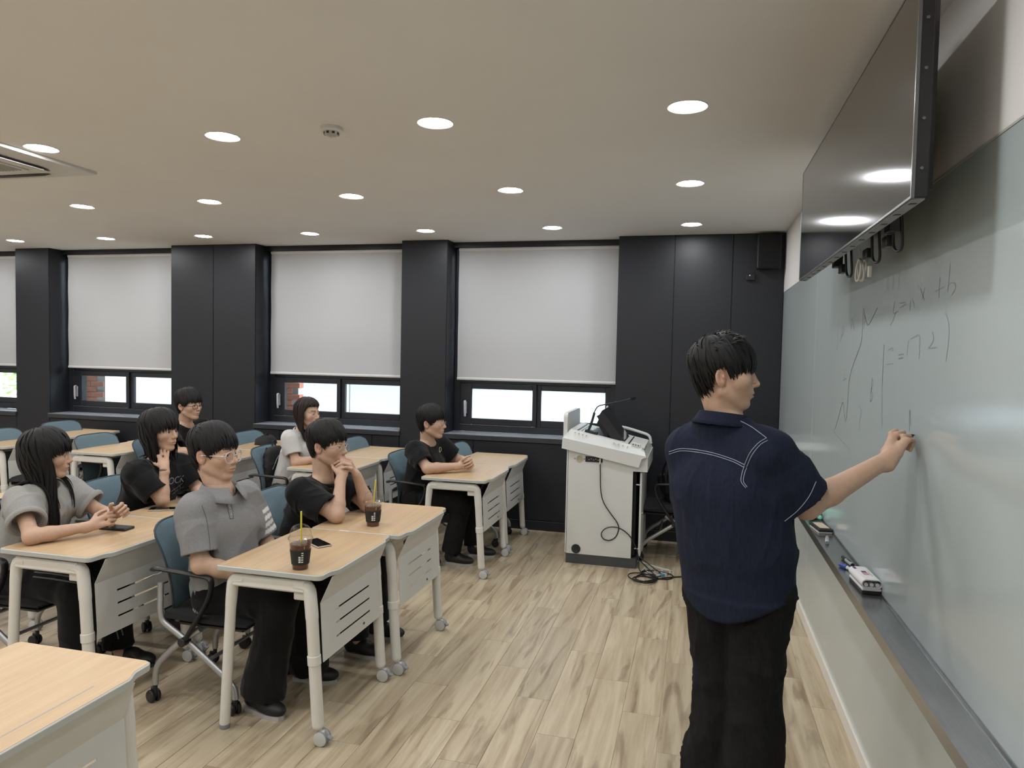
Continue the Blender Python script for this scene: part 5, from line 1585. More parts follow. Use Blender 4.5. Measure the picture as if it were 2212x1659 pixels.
# ---- man in dark-framed glasses
J = seated((-4.40, 5.27, 0.51), 0.0, 0, V3(-4.30, 5.075, 0.915), V3(-4.26, 5.465, 0.915), V3(-4.275, 5.27, 0.985))
J.update(relb=V3(-4.17, 5.02, 0.765), rwr=V3(-4.0, 5.15, 0.765), lelb=V3(-4.13, 5.53, 0.765), lwr=V3(-4.0, 5.38, 0.765))
gm = person('seated man in a black tee and dark-framed glasses in the rear row', (-4.3, 5.27, 0), J, (V3(-4.225, 5.25, 1.135), -0.12, 0.0), s=1.03, hres=0.003,
    hair=dict(HAIR_BOWL, line=line_with(0.045), lift=0.016, puff=0.012, jit=0.004, spikes=90),
    hands=dict(r=dict(X=(0.8, 0.5, 0), Z=(0, 0, 1)), l=dict(X=(0.8, -0.5, 0), Z=(0, 0, 1))),
    shirt=dict(mat=mat_black_tee, fit=1.12, slv=0.74, sr=(0.066, 0.084), neckr=0.066), pants=dict(mat=mat_black_pants), seed=29,
    shoes=dict(r=((-3.97, 5.14, 0), 0.0), l=((-3.97, 5.4, 0), 0.0)))
glasses(gm['root'], gm['base'], gm['Rh'], gm['hc'], gm['hs'], 'rect', mat_dark_frame, rr=0.0020, lw=0.0240, lh=0.0165)

# ---- standing man writing
yw = R(56)
rt = V3(math.sin(yw), -math.cos(yw), 0)
cN = V3(0.090, 2.385, 1.472)
J = dict(neck=cN, rsh=cN+rt*0.155+V3(0, 0, -0.118), lsh=cN-rt*0.125+V3(0, 0, -0.128), pelvis=V3(0.150, 2.375, 0.93), chest=V3(0.105, 2.385, 1.24))
J.update(rhip=J['pelvis']+rt*0.085+V3(0, 0, -0.02), lhip=J['pelvis']-rt*0.085+V3(0, 0, -0.02))
J.update(rknee=V3(0.215, 2.33, 0.50), lknee=V3(0.115, 2.42, 0.50), rank=V3(0.19, 2.33, 0.10), lank=V3(0.07, 2.43, 0.10))
J.update(relb=V3(0.343, 2.345, 1.196), rwr=V3(0.604, 2.480, 1.342), lelb=V3(0.02, 2.62, 1.12), lwr=V3(0.14, 2.70, 0.95))
def denim_extra(S, J, u, spine):
    f = np.cross(u, V3(0, 0, 1))
    S.cap(V3(0.12, 2.385, 1.20), V3(0.155, 2.375, 0.86), 0.140, 0.142, k=0.05, lat=(u, 1.32))
    S.cap(V3(0.155, 2.375, 0.90), V3(0.160, 2.375, 0.78), 0.142, 0.141, k=0.02, lat=(u, 1.32), flat=True)
    # shirt tail: back and front hang lower than the sides
    def hem(X, Y, Z):
        lat = (X-0.16)*u[0]+(Y-2.375)*u[1]
        return (0.835+2.6*lat*lat)-Z
    S.fn(hem, (-1, 1, 0.4), (1, 4, 1.0), op='c')
    S.cap(V3(0.155, 2.375, 0.95), V3(0.160, 2.375, 0.70), 0.130, 0.130, k=0.003, lat=(u, 1.33), op='s', flat=True)
st = person('standing man in a dark denim shirt and black jeans writing on the whiteboard', (0.12, 2.38, 0), J, (V3(0.088, 2.375, 1.590), -0.02, 0.02), hres=0.0022, hsc=0.93,
    hair=dict(HAIR_BOWL, line=line_with(0.026), lift=0.011, puff=0.004, n=520, jit=0.007, w=0.007, spikes=150),
    hands=dict(r=dict(X=(0.40, 0.42, 0.72), Z=(-0.50, -0.78, 0.35), curl=[(0.75, 0.75, 0.25), (0.85, 0.85, 0.35), (0.95, 1.1, 0.5), (1.0, 1.25, 0.6)], thumb=((0.78, -0.05, -0.62), (0.90, -0.15, -0.40), (0.95, -0.15, -0.25))),
               l=dict(X=(0.6, 0.2, -0.4), Z=(0, 0.5, 0.8))),
    shirt=dict(mat=mat_denim, fit=1.10, rise=0.14, slv=0.85, sr=(0.061, 0.084), rw=0.122, rc=0.118, lat=1.30, neckr=0.064, amp=0.009, att=lambda V: np.clip((V[:, 2]-0.93)/0.12, 0, 1), sc=(7, 7, 3.0), extra=denim_extra),
    pants=dict(mat=mat_black_jeans, w=1.04, cuff=0.100, amp=0.014, hip=0.090), seed=31, shoes=dict(r=((0.20, 2.34, 0), R(30)), l=((0.07, 2.45, 0), R(60))))
shirt_collar(st, mat_denim, r=0.068, hgt=0.036, fall=0.034, gap=0.9, point=0.02, drop=0.026, zoff=-0.028, out=0.030)
bv = bvh_of(*st['S'])
for pl in ([(1445, 976), (1475, 969), (1530, 976), (1580, 991), (1608, 1004)], [(1445, 981), (1475, 974), (1530, 981), (1580, 996), (1606, 1009)],
           [(1608, 1004), (1620, 978), (1638, 957), (1655, 946)], [(1613, 1008), (1625, 982), (1642, 961), (1658, 951)],
           [(1608, 1006), (1603, 1022), (1601, 1040), (1611, 1054)], [(1613, 1010), (1608, 1024), (1606, 1040), (1614, 1052)],
           [(1592, 906), (1620, 920), (1640, 934), (1656, 946)], [(1763, 1040), (1748, 1072), (1724, 1102), (1695, 1126)]):
    seam(bv, pl, 0.0011, mat_stitch, st['shirt'], st['base'])

# ================================================================== DETAILS ON THE CLOTHES
def decal(bvh, me2d, fpx, mat, parent, base, name, lift=0.0022):
    """lay a flat 2-D mesh onto a garment; fpx maps its x, y to a viewing direction"""
    pts = [fpx(v.co.x, v.co.y) for v in me2d.vertices]; out = []
    last = None
    for x, y in pts:
        o, d = px_ray(x, y); h = bvh.ray_cast(o, d)
        p = h[0]-d*lift if h[0] is not None else last
        last = p; out.append(p)
    if any(p is None for p in out): return None
    b = Vector(base)
    mb = MB(); mb.add([p-b for p in out], [list(q.vertices) for q in me2d.polygons])
    return mb.build(name, mat, parent, 180)
def text2d(body, size=1.0):
    c_ = bpy.data.curves.new('letters', 'FONT'); c_.body = body; c_.size = size; c_.resolution_u = 3
    t = bpy.data.objects.new('letters', c_); COL.objects.link(t); bpy.context.view_layer.update()
    me = bpy.data.meshes.new_from_object(t.evaluated_get(bpy.context.evaluated_depsgraph_get()))
    bpy.data.objects.remove(t, do_unlink=True); bpy.data.curves.remove(c_)
    return me
mat_greyprint = M('print_grey', (0.20, 0.23, 0.25), 0.8)
mat_redprint = M('print_red_small', (0.45, 0.04, 0.03), 0.7)
mat_creamprint = M('print_cream', (0.55, 0.52, 0.35), 0.7)
mat_seamgrey = M('seam_dark_grey', (0.10, 0.10, 0.105), 0.9)
mat_tape_w = M('tape_white', (0.60, 0.60, 0.60), 0.8); mat_tape_n = M('tape_navy', (0.012, 0.016, 0.05), 0.8); mat_tape_r = M('tape_red', (0.35, 0.02, 0.03), 0.8)
# woman in the black tee: word and lines across the chest, band on the wrist
b5 = bvh_of(*bw['S'])
decal(b5, text2d('ROCK'), lambda x, y: (354+x*15.5+y*2.0, 1049-y*21-x*3.0), mat_greyprint, bw['shirt'], bw['base'], 'shirt_lettering')
for pl in ([(370, 1062), (384, 1052), (394, 1044)], [(372, 1068), (384, 1058), (396, 1052)], [(374, 1054), (379, 1060), (386, 1064)], [(388, 1048), (390, 1056), (386, 1066)]):
    seam(b5, pl, 0.0016, mat_greyprint, bw['shirt'], bw['base'], 'shirt_print', n=4)
def band(ctx, sd, t, r, rr, mat, name):
    e, w = ctx['J'][sd+'elb'], ctx['J'][sd+'wr']; d = nrm(w-e); c = e+(w-e)*t
    a = nrm(np.cross(d, (0.3, 0.5, 0.8))); b = np.cross(d, a)
    MB().tube([Vector(c+(a*math.cos(k)+b*math.sin(k))*r-ctx['base']) for k in np.linspace(0, 2*math.pi, 24, endpoint=False)], rr, 6, closed=True).build(name, mat, ctx['root'])
band(bw, 'r', 0.90, 0.0265, 0.0022, mat_darkplastic, 'hair_tie'); band(bw, 'r', 0.94, 0.0258, 0.0018, mat_darkplastic, 'hair_tie')
band(far, 'r', 0.95, 0.0275, 0.0016, mat_silver, 'bracelet')
# rolled sleeves of the long-haired woman, stripes on her track trousers
for sd in ('r', 'l'):
    a, e = lw['J'][sd+'sh'], lw['J'][sd+'elb']; d = nrm(e-a); hem = a+(e-a)*0.585
    p = nrm(np.cross(d, (0.2, 0.3, 0.9))); q = np.cross(d, p); r1 = 0.078*1.05*0.93
    MB().tube([Vector(hem+(p*math.cos(k)+q*math.sin(k))*(r1+0.002*math.sin(3*k))+d*0.004*math.sin(2*k)-lw['base']) for k in np.linspace(0, 2*math.pi, 36, endpoint=False)], 0.0125, 8, closed=True, flat=(0.8, 1.25), up=tuple(d)).build('rolled_cuff', mat_grey_tee, lw['shirt'], 60)
b4 = bvh_of(*lw['T'])
for pl in ([(75, 1236), (120, 1241), (186, 1252)], [(72, 1246), (120, 1252), (186, 1263)], [(242, 1335), (250, 1358), (256, 1380)], [(252, 1330), (260, 1352), (266, 1372)]):
    seam(b4, pl, 0.0045, mat_tape_w if False else M('stripe_grey', (0.12, 0.12, 0.125), 0.8), lw['trousers'], lw['base'], 'side_stripe', lift=0.001)
# polo: placket, buttons, sleeve seam, side tape
b1 = bvh_of(*polo['S'])
for pl in ([(487, 1070), (491, 1090), (497, 1121)], [(496, 1068), (500, 1090), (505, 1119)], [(497, 1121), (505, 1119)], [(436, 1092), (446, 1120), (452, 1160), (455, 1196)], [(380, 1206), (415, 1203), (450, 1192)]):
    seam(b1, pl, 0.0011, mat_seamgrey, polo['shirt'], polo['base'], 'seam')
for x, y in ((493, 1082), (497, 1097), (500, 1111)):
    h = project(b1, [(x, y)], 0.002)
    if h: MB().cyl(h[0]-Vector(polo['base']), h[0]-Vector(polo['base'])+Vector((0.6, -0.75, 0.2)).normalized()*0.002, 0.0042, 12).build('button', M('button_grey', (0.38, 0.38, 0.40), 0.4), polo['shirt'])
for k, m in enumerate((mat_tape_n, mat_tape_w, mat_tape_r, mat_tape_w, mat_tape_n)):
    seam(b1, [(416+k*2.4, 1291+k*1.0), (416+k*2.2, 1310), (414+k*2.2, 1328)], 0.0022, m, polo['shirt'], polo['base'], 'side_tape', n=4)
# small chest logos
for ctx, x, y, m, pts in ((chin, 712, 1045, mat_redprint, [(0, 0), (3, -2), (5, -3)]), (far, 949, 972, mat_creamprint, [(0, 4), (0, -4), (3, -6), (4, 0), (1, 5), (0, 1)])):
    seam(bvh_of(*ctx['S']), [(x+a, y+b) for a, b in pts], 0.0022, m, ctx['shirt'], ctx['base'], 'chest_logo', n=4)
# crew-neck ribs on the tees
def rib(ctx, r, zo, mat, tilt=0.020):
    N = ctx['N']; up = nrm(ctx['hc']-N+np.array([0, 0, 0.05])); u = nrm(ctx['u']-up*(ctx['u']@up)); fr = np.cross(u, up)
    pts = [N+(fr*math.cos(k)*r+u*math.sin(k)*r*1.13)+up*(zo-tilt*math.cos(k)) for k in np.linspace(0, 2*math.pi, 44, endpoint=False)]
    MB().tube([Vector(p-ctx['base']) for p in pts], 0.0075, 7, closed=True, flat=(0.6, 1.5), up=tuple(up)).build('neck_rib', mat, ctx['shirt'], 60)
for ctx, m in ((chin, mat_black_tee), (far, mat_black_tee), (gm, mat_black_tee), (bw, mat_black_tee), (lw, mat_grey_tee), (ww, mat_white_tee)):
    rib(ctx, 0.066 if ctx in (chin, far, gm) else 0.061, -0.022, m)

# ================================================================== LECTERN
LO = Vector((-0.68, 5.86, 0))
lec = empty('lectern', tuple(LO), label='white console lectern with tilted top, monitor and gooseneck microphone', cat='lectern')
mat_lec = M('lectern_white', (0.63, 0.64, 0.625), 0.42, var=(8, 0.02), bump=(300, .02))
mat_lecgrey = M('lectern_plinth', (0.055, 0.06, 0.065), 0.5, var=(20, .06))
mat_mon = M('monitor_black', (0.012, 0.014, 0.018), 0.4, var=(30, .1))
def L_(x, y, z): return Vector((x, y, z))-LO
def lprism(prof, y0, y1, name, mat, parent=lec, c=None):
    # profile in (x, z), counter-clockwise seen from -y
    return MB().prism(prof, y0, y1, lambda u, v, t: L_(u, t, v)).build(name, mat, parent, 20)
lprism([(-0.955, 0.0), (-0.955, 0.078), (-0.405, 0.078), (-0.405, 0.0)], 5.525, 6.195, 'plinth', mat_lecgrey)
lprism([(-0.95, 0.078), (-0.95, 0.99), (-0.335, 0.87), (-0.335, 0.757), (-0.445, 0.757), (-0.445, 0.078)], 5.52, 6.20, 'cabinet', mat_lec)
lprism([(-0.955, 0.08), (-0.965, 0.08), (-0.965, 0.95), (-0.955, 0.95)][::-1], 5.53, 6.19, 'front_panel', mat_lec)
lprism([(-1.0, 0.912), (-0.995, 0.995), (-0.347, 0.882), (-0.345, 0.872), (-0.378, 0.862), (-0.40, 0.792)], 5.485, 6.235, 'console_rim', mat_lec)
# sloping console deck (chamfered)
lo4 = [(-0.993, 5.487, 0.995), (-0.349, 5.487, 0.881), (-0.349, 6.233, 0.881), (-0.993, 6.233, 0.995)]
up4 = [(-0.945, 5.565, 1.058), (-0.372, 5.565, 0.934), (-0.372, 6.155, 0.934), (-0.945, 6.155, 1.058)]
MB().add([L_(*p) for p in lo4+up4], [[4, 5, 6, 7], [0, 1, 5, 4], [1, 2, 6, 5], [2, 3, 7, 6], [3, 0, 4, 7]]).build('console_deck', mat_lec, lec, 20)
def deck(x): return 1.058+(x+0.945)*(0.934-1.058)/0.573
# privacy panel on the audience side with rounded top corners
poly = [(5.545, 0.93)]+[(5.585-0.04*math.cos(a), 1.145+0.04*math.sin(a)) for a in np.linspace(0, math.pi/2, 6)]+[(6.135+0.04*math.sin(a), 1.145+0.04*math.cos(a)) for a in np.linspace(0, math.pi/2, 6)]+[(6.175, 0.93)]
MB().prism(poly[::-1], -1.0, -0.968, lambda u, v, t: L_(t, u, v)).build('privacy_panel', mat_lec, lec, 30)
# recessed well, rails and buttons on the deck
for y0, y1, x0, x1, m in ((5.60, 6.12, -0.90, -0.885, mat_mon), (5.62, 6.10, -0.868, -0.862, mat_mon), (5.64, 6.08, -0.80, -0.56, mat_mon), (5.60, 6.12, -0.495, -0.485, mat_mon)):
    MB().add([L_(x0, y0, deck(x0)+.0015), L_(x1, y0, deck(x1)+.0015), L_(x1, y1, deck(x1)+.0015), L_(x0, y1, deck(x0)+.0015), L_(x0, y0, deck(x0)-.004), L_(x1, y0, deck(x1)-.004), L_(x1, y1, deck(x1)-.004), L_(x0, y1, deck(x0)-.004)],
             [[0, 1, 2, 3], [0, 4, 5, 1], [1, 5, 6, 2], [2, 6, 7, 3], [3, 7, 4, 0]]).build('deck_slot', m, lec, 20)
slope = Matrix.Rotation(math.atan2(0.124, 0.573), 3, 'Y')
for k in range(4):
    xx = -0.905+0.030*k
    MB().obox(L_(xx, 5.535, 1.037-0.0065*k), (0.002, 0.022, 0.003), rot=slope).build('vent_mark', mat_panel, lec)
for k in range(4):
    xx = -0.60+0.035*k
    MB().obox(L_(xx, 5.535, 0.969-0.0077*k), (0.002, 0.022, 0.003), rot=slope).build('vent_mark', mat_panel, lec)
MB().obox(L_(-0.43, 5.575, 0.957), (0.035, 0.02, 0.016), rot=slope, c=0.004).build('outlet_block', mat_wplastic, lec)
for k in range(3): MB().obox(L_(-0.452+0.02*k, 5.554, 0.962-.004*k), (0.004, 0.002, 0.004), rot=slope).build('outlet_socket', mat_mon, lec)
MB().obox(L_(-0.372, 5.70, 0.945), (0.012, 0.16, 0.010), rot=slope, c=0.003).build('document_stop', mat_lec, lec)
MB().tube([L_(*p) for p in catmull([(-0.62, 6.17, 1.0), (-0.60, 6.18, 1.03), (-0.45, 6.18, 0.995), (-0.37, 6.175, 0.965), (-0.352, 6.17, 0.90)], 5)], 0.012, 8).build('hand_rail', mat_lec, lec)
# monitor
mon = lprism([(-0.712, 1.207), (-0.526, 0.967), (-0.560, 0.965), (-0.633, 0.985), (-0.756, 1.160), (-0.735, 1.170)][::-1], 5.66, 6.06, 'monitor', mat_mon)
d = Vector((0.186, 0, -0.240)).normalized(); nrmv = Vector((0.79, 0, 0.613))
MB().add([L_(-0.706+0.0015, y, 1.199) for y in (5.675, 6.045)]+[L_(-0.534+0.0015, y, 0.977) for y in (6.045, 5.675)], [[0, 1, 2, 3]]).build('screen', mat_screen, mon)
lprism([(-0.742, 1.135), (-0.66, 1.005), (-0.69, 0.995), (-0.757, 1.10)][::-1], 5.70, 6.02, 'monitor_back', mat_mon)
MB().box(L_(-0.70, 5.76, 0.98), L_(-0.62, 5.96, 1.03), c=0.01).build('monitor_foot', mat_mon, lec)
# gooseneck microphone
MIC = [(-0.823, 5.62, 1.034), (-0.800, 5.62, 1.075), (-0.775, 5.62, 1.159), (-0.765, 5.62, 1.203), (-0.74, 5.62, 1.241), (-0.693, 5.62, 1.257), (-0.602, 5.62, 1.279), (-0.523, 5.62, 1.30), (-0.478, 5.62, 1.314)]
mp = [L_(*p) for p in catmull(MIC, 5)]
mic = MB().tube(mp, [0.010 if i < 14 else 0.0045 for i in range(len(mp))], 8).build('microphone', mat_mon, lec, 50)
MB().tube([L_(-0.487, 5.62, 1.312), L_(-0.480, 5.62, 1.314), L_(-0.465, 5.62, 1.319), L_(-0.452, 5.62, 1.322), L_(-0.446, 5.62, 1.323)], [0.008, 0.014, 0.017, 0.013, 0.005], 12).build('windscreen', M('foam_black', (0.006, 0.006, 0.006), 0.95, bump=(200, .4)), mic, 60)
MB().obox(L_(-0.79, 5.64, 1.033), (0.05, 0.035, 0.012), rot=slope, c=0.004).build('microphone_base', mat_mon, mic)
# ports, grommet, door
MB().lathe([(0.026, 0), (0.026, 0.004), (0.020, 0.005), (0.017, 0.002), (0.002, 0.002)], 20, L_(-0.861, 5.52, 0.832), Matrix.Rotation(R(90), 3, 'X')).build('power_socket', M('socket_beige', (0.45, 0.40, 0.28), 0.5), lec)
for dx in (-0.038, 0.038): MB().cyl(L_(-0.861+dx, 5.5195, 0.832), L_(-0.861+dx, 5.517, 0.832), 0.004, 8).build('screw', mat_mon, lec)
MB().box(L_(-0.815, 5.514, 0.812), L_(-0.680, 5.5205, 0.855), c=0.002).build('port_panel', mat_mon, lec)
for k in range(6): MB().box(L_(-0.79+k*0.018, 5.5125, 0.828+0.006*(k % 2)), L_(-0.783+k*0.018, 5.5142, 0.833+0.006*(k % 2))).build('port', mat_panel, lec)
MB().lathe([(0.036, 0), (0.036, 0.005), (0.028, 0.006), (0.022, 0.003), (0.003, 0.003)], 24, L_(-0.873, 5.52, 0.118), Matrix.Rotation(R(90), 3, 'X')).build('cable_grommet', mat_mon, lec)
MB().box(L_(-0.444, 5.56, 0.09), L_(-0.42, 6.16, 0.75)).build('cabinet_gap_shade', mat_gap_shade, lec)  # solid black slab: painted shade in the gap behind the door
door = MB().box(L_(-0.392, 5.55, 0.085), L_(-0.376, 6.15, 0.745), c=0.002).build('door', mat_lec, lec)
MB().cyl(L_(-0.376, 5.60, 0.42), L_(-0.366, 5.60, 0.42), 0.008, 10).build('door_lock', mat_silver, door)
MB().tube([L_(-0.366+0.006*math.sin(a), 5.60+0.018*math.cos(a), 0.40+0.018*math.sin(a)-0.018) for a in np.linspace(0, 6.28, 16)], 0.0015, 5).build('key_ring', mat_silver, door)
for z in (0.15, 0.65): MB().cyl(L_(-0.42, 5.556, z), L_(-0.39, 5.556, z), 0.006, 8).build('hinge', mat_silver, door)

# cables of the lectern
HC = [(-0.699, 0.825), (-0.694, 0.738), (-0.686, 0.594), (-0.662, 0.505), (-0.61, 0.425), (-0.558, 0.357), (-0.542, 0.308), (-0.562, 0.241), (-0.611, 0.208), (-0.658, 0.218), (-0.674, 0.257), (-0.646, 0.299), (-0.593, 0.318), (-0.528, 0.309), (-0.463, 0.264), (-0.419, 0.199), (-0.388, 0.112), (-0.375, 0.03), (-0.36, 0.006)]
pts = [Vector((x, 5.508-0.010*math.sin(i*0.7) if i < 17 else 5.50-0.03*(i-16), z)) for i, (x, z) in enumerate(HC)]
cb = empty('hanging_cable', (-0.55, 5.5, 0), label='black cable hanging in a loop from the side of the lectern', cat='cable')
MB().tube([p-Vector((-0.55, 5.5, 0)) for p in catmull(pts, 5)], 0.0042, 7).build('lead', mat_cable, cb, 60)
MB().cyl((-0.149, 0.008, 0.800), (-0.149, 0.008, 0.845), 0.006, 10).build('plug', mat_wplastic, cb)
def floor_loop(seed, c, rx, ry, n, r, name, mat, parent, ends=()):
    rs = random.Random(seed); pts = [Vector(e) for e in ends[:1]]
    for k in range(n*8):
        a = k/8*2*math.pi+rs.uniform(-.1, .1); w = 1+0.25*math.sin(k*0.37+seed)
        pts.append(Vector((c[0]+rx*w*math.cos(a)+0.03*math.sin(k*.21), c[1]+ry*w*math.sin(a)+0.02*math.cos(k*.33), r+0.006*(1+math.sin(k*0.9+seed)))))
    pts += [Vector(e) for e in ends[1:]]
    return MB().tube([p-Vector((-0.3, 5.4, 0)) for p in catmull(pts, 4)], r, 6).build(name, mat, parent, 60)
co = empty('cable_tangle', (-0.3, 5.4, 0), label='tangle of black and white cables on the floor beside the lectern', cat='cable')
floor_loop(2, (-0.33, 5.27), 0.085, 0.10, 3, 0.0045, 'black_lead', mat_cable, co, ends=((-0.39, 5.56, 0.07), (-0.16, 5.36, 0.006), (0.02, 5.46, 0.006), (0.2, 5.6, 0.006)))
floor_loop(5, (-0.27, 5.40), 0.10, 0.07, 2, 0.0045, 'black_lead', mat_cable, co, ends=((-0.40, 5.56, 0.10), (-0.2, 5.38, 0.01)))
floor_loop(9, (-0.24, 5.50), 0.085, 0.075, 4, 0.0035, 'white_lead', mat_cablew, co, ends=((-0.395, 5.57, 0.05),))
MB().obox((0.105, -0.02, 0.016), (0.016, 0.010, 0.008), rot=Matrix.Rotation(.4, 3, 'Z'), c=0.002).build('blue_plug', M('plug_blue', (0.05, 0.30, 0.45), 0.4), co)

# ---- black chair at the lectern with a backpack on it, grey stand in the corner
bm = M('black_chair_mesh', (0.012, 0.012, 0.013), 0.7, var=(120, .2), bump=(400, .2))
bch = empty('chair', (-0.18, 6.0, 0), R(180), 'black mesh chair with silver legs behind the lectern', 'chair')
BK = {}
for key in ('backrest', 'back_rim', 'mesh_ribs'):
    BK[key] = CH[key].copy(); BK[key].materials.clear(); BK[key].materials.append(bm)
b = link('backrest', BK['backrest'], bch); link('back_rim', BK['back_rim'], b); link('mesh_ribs', BK['mesh_ribs'], b)
link('seat', CH['seat'], bch); link('seat_pan', CH['seat_pan'], bch); link('cross_bar', CH['cross_bar'], bch)
for s in (-1, 1):
    link('rear_leg', CH['rear_leg', s], bch); link('front_leg', CH['front_leg', s], bch)
    a = link('armrest', CH['armrest', s], bch); link('arm_pivot', CH['arm_pivot', s], a)
    for lx in (-0.222, 0.205):
        k = link('castor', CH['castor'], bch, (lx, 0.212*s, 0)); k.rotation_euler = (0, 0, 1.2)
        link('castor_wheel', CH['wheel', 0], k); link('castor_wheel', CH['wheel', 1], k)
mat_bag = M('black_nylon', (0.009, 0.009, 0.010), 0.7, var=(60, .2), bump=(200, .25))
def backpack(name, base, size, label, rz=0.0, straps=True, seed=1):
    bx, by, bz = size
    o = empty(name, base, rz, label, 'bag')
    P = Prims()
    P.ell((0, 0, bz*0.42), (bx*0.52, by*0.52, bz*0.45), k=0)
    P.cap((0, -by*0.28, bz*0.14), (0, by*0.28, bz*0.14), bx*0.42, bx*0.42, k=0.06)
    P.cap((0, -by*0.18, bz*0.80), (0, by*0.18, bz*0.80), bx*0.34, bx*0.34, k=0.06)
    P.cap((bx*0.34, -by*0.2, bz*0.25), (bx*0.34, by*0.2, bz*0.25), bx*0.24, bx*0.24, k=0.03)
    P.cut((0, 0, 0.0), (0, 0, -1))
    ob, V, Q = finish('bag_body', P, 0.009, mat_bag, o, (0, 0, 0), amp=0.010, sc=(8, 8, 8), seed=seed)
    MB().tube(catmull([(0, -by*0.1, bz*0.93), (0, -by*0.06, bz*1.02), (0, by*0.06, bz*1.02), (0, by*0.1, bz*0.93)], 4), 0.006, 6).build('handle', mat_bag, o)
    MB().tube(catmull([(bx*0.40, -by*0.36, bz*0.5), (bx*0.46, -by*0.1, bz*0.72), (bx*0.46, by*0.1, bz*0.72), (bx*0.40, by*0.36, bz*0.5)], 5), 0.004, 5).build('zipper', mat_wheelgrey, o)
    if straps:
        for s in (-1, 1):
            MB().tube(catmull([(-bx*0.3, s*by*0.18, bz*0.9), (-bx*0.55, s*by*0.25, bz*0.6), (-bx*0.5, s*by*0.28, bz*0.2)], 5), 0.016, 6, flat=(1, .3)).build('strap', mat_bag, o)
    return o
backpack('backpack', (-0.13, 6.02, 0.452), (0.18, 0.30, 0.40), 'black backpack standing on the chair behind the lectern', 0.2, seed=2)
backpack('backpack', (-3.365, 5.20, 0.452), (0.11, 0.28, 0.42), 'black backpack wedged behind the woman in the white tee', 0.1, seed=4)
backpack('shoulder_bag', (-3.99, 6.04, 0.452), (0.20, 0.28, 0.36), 'black bag lying on the chair by the dark wall', 0.0, False, seed=6)

gs = empty('grey_stand', (0.55, 6.02, 0), label='small grey stand with a rounded back panel in the far corner', cat='stand')
mat_gs = M('stand_grey', (0.16, 0.165, 0.17), 0.5, var=(10, .05))
poly = [(-0.16, 0.0), (0.125, 0.0)]+[(0.125-0.035+0.035*math.cos(a), 1.05-0.035+0.035*math.sin(a)) for a in np.linspace(0, math.pi/2, 6)]+[(-0.16+0.035-0.035*math.sin(a), 1.05-0.035+0.035*math.cos(a)) for a in np.linspace(0, math.pi/2, 6)]
MB().prism(poly, 0.0, 0.025, lambda u, v, t: Vector((u, t, v))).build('back_panel', mat_gs, gs, 30)
MB().box((-0.14, -0.28, 0.96), (0.10, 0.0, 0.99), c=0.004).build('shelf', mat_wplastic, gs)
MB().box((-0.14, -0.02, 0.0), (0.10, 0.0, 0.96), c=0.003).build('cabinet_front', mat_gs, gs)

# ================================================================== DRINKS AND PHONES
mat_clear = mat_glass('clear_plastic', (0.95, 0.95, 0.945), ior=1.55)
mat_coffee = M('iced_coffee', (0.085, 0.022, 0.012), 0.12, spec=0.6, var=(25, 0.35))
mat_straw = M('yellow_straw', (0.72, 0.62, 0.06), 0.4)
mat_sleeve = M('cup_sleeve_black', (0.014, 0.014, 0.014), 0.7, var=(40, .1))
mat_print = M('print_white', (0.75, 0.75, 0.73), 0.6)
mat_goldprint = M('print_yellow', (0.55, 0.42, 0.05), 0.5)
mat_ice = mat_glass('ice', (0.93, 0.90, 0.86), ior=1.3, milky=0.25)
def rad(z): return 0.0315+(0.0455-0.0315)*z/0.112
def text_mesh(body, size, mat, extrude=0.0002):
    cu_ = bpy.data.curves.new('letters', 'FONT'); cu_.body = body; cu_.size = size; cu_.extrude = extrude
    t = bpy.data.objects.new('letters', cu_); COL.objects.link(t)
    bpy.context.view_layer.update()
    me = bpy.data.meshes.new_from_object(t.evaluated_get(bpy.context.evaluated_depsgraph_get()))
    bpy.data.objects.remove(t, do_unlink=True); bpy.data.curves.remove(cu_)
    me.materials.clear(); me.materials.append(mat)
    return me
ter_mesh = text_mesh('TER', 0.008, mat_goldprint)
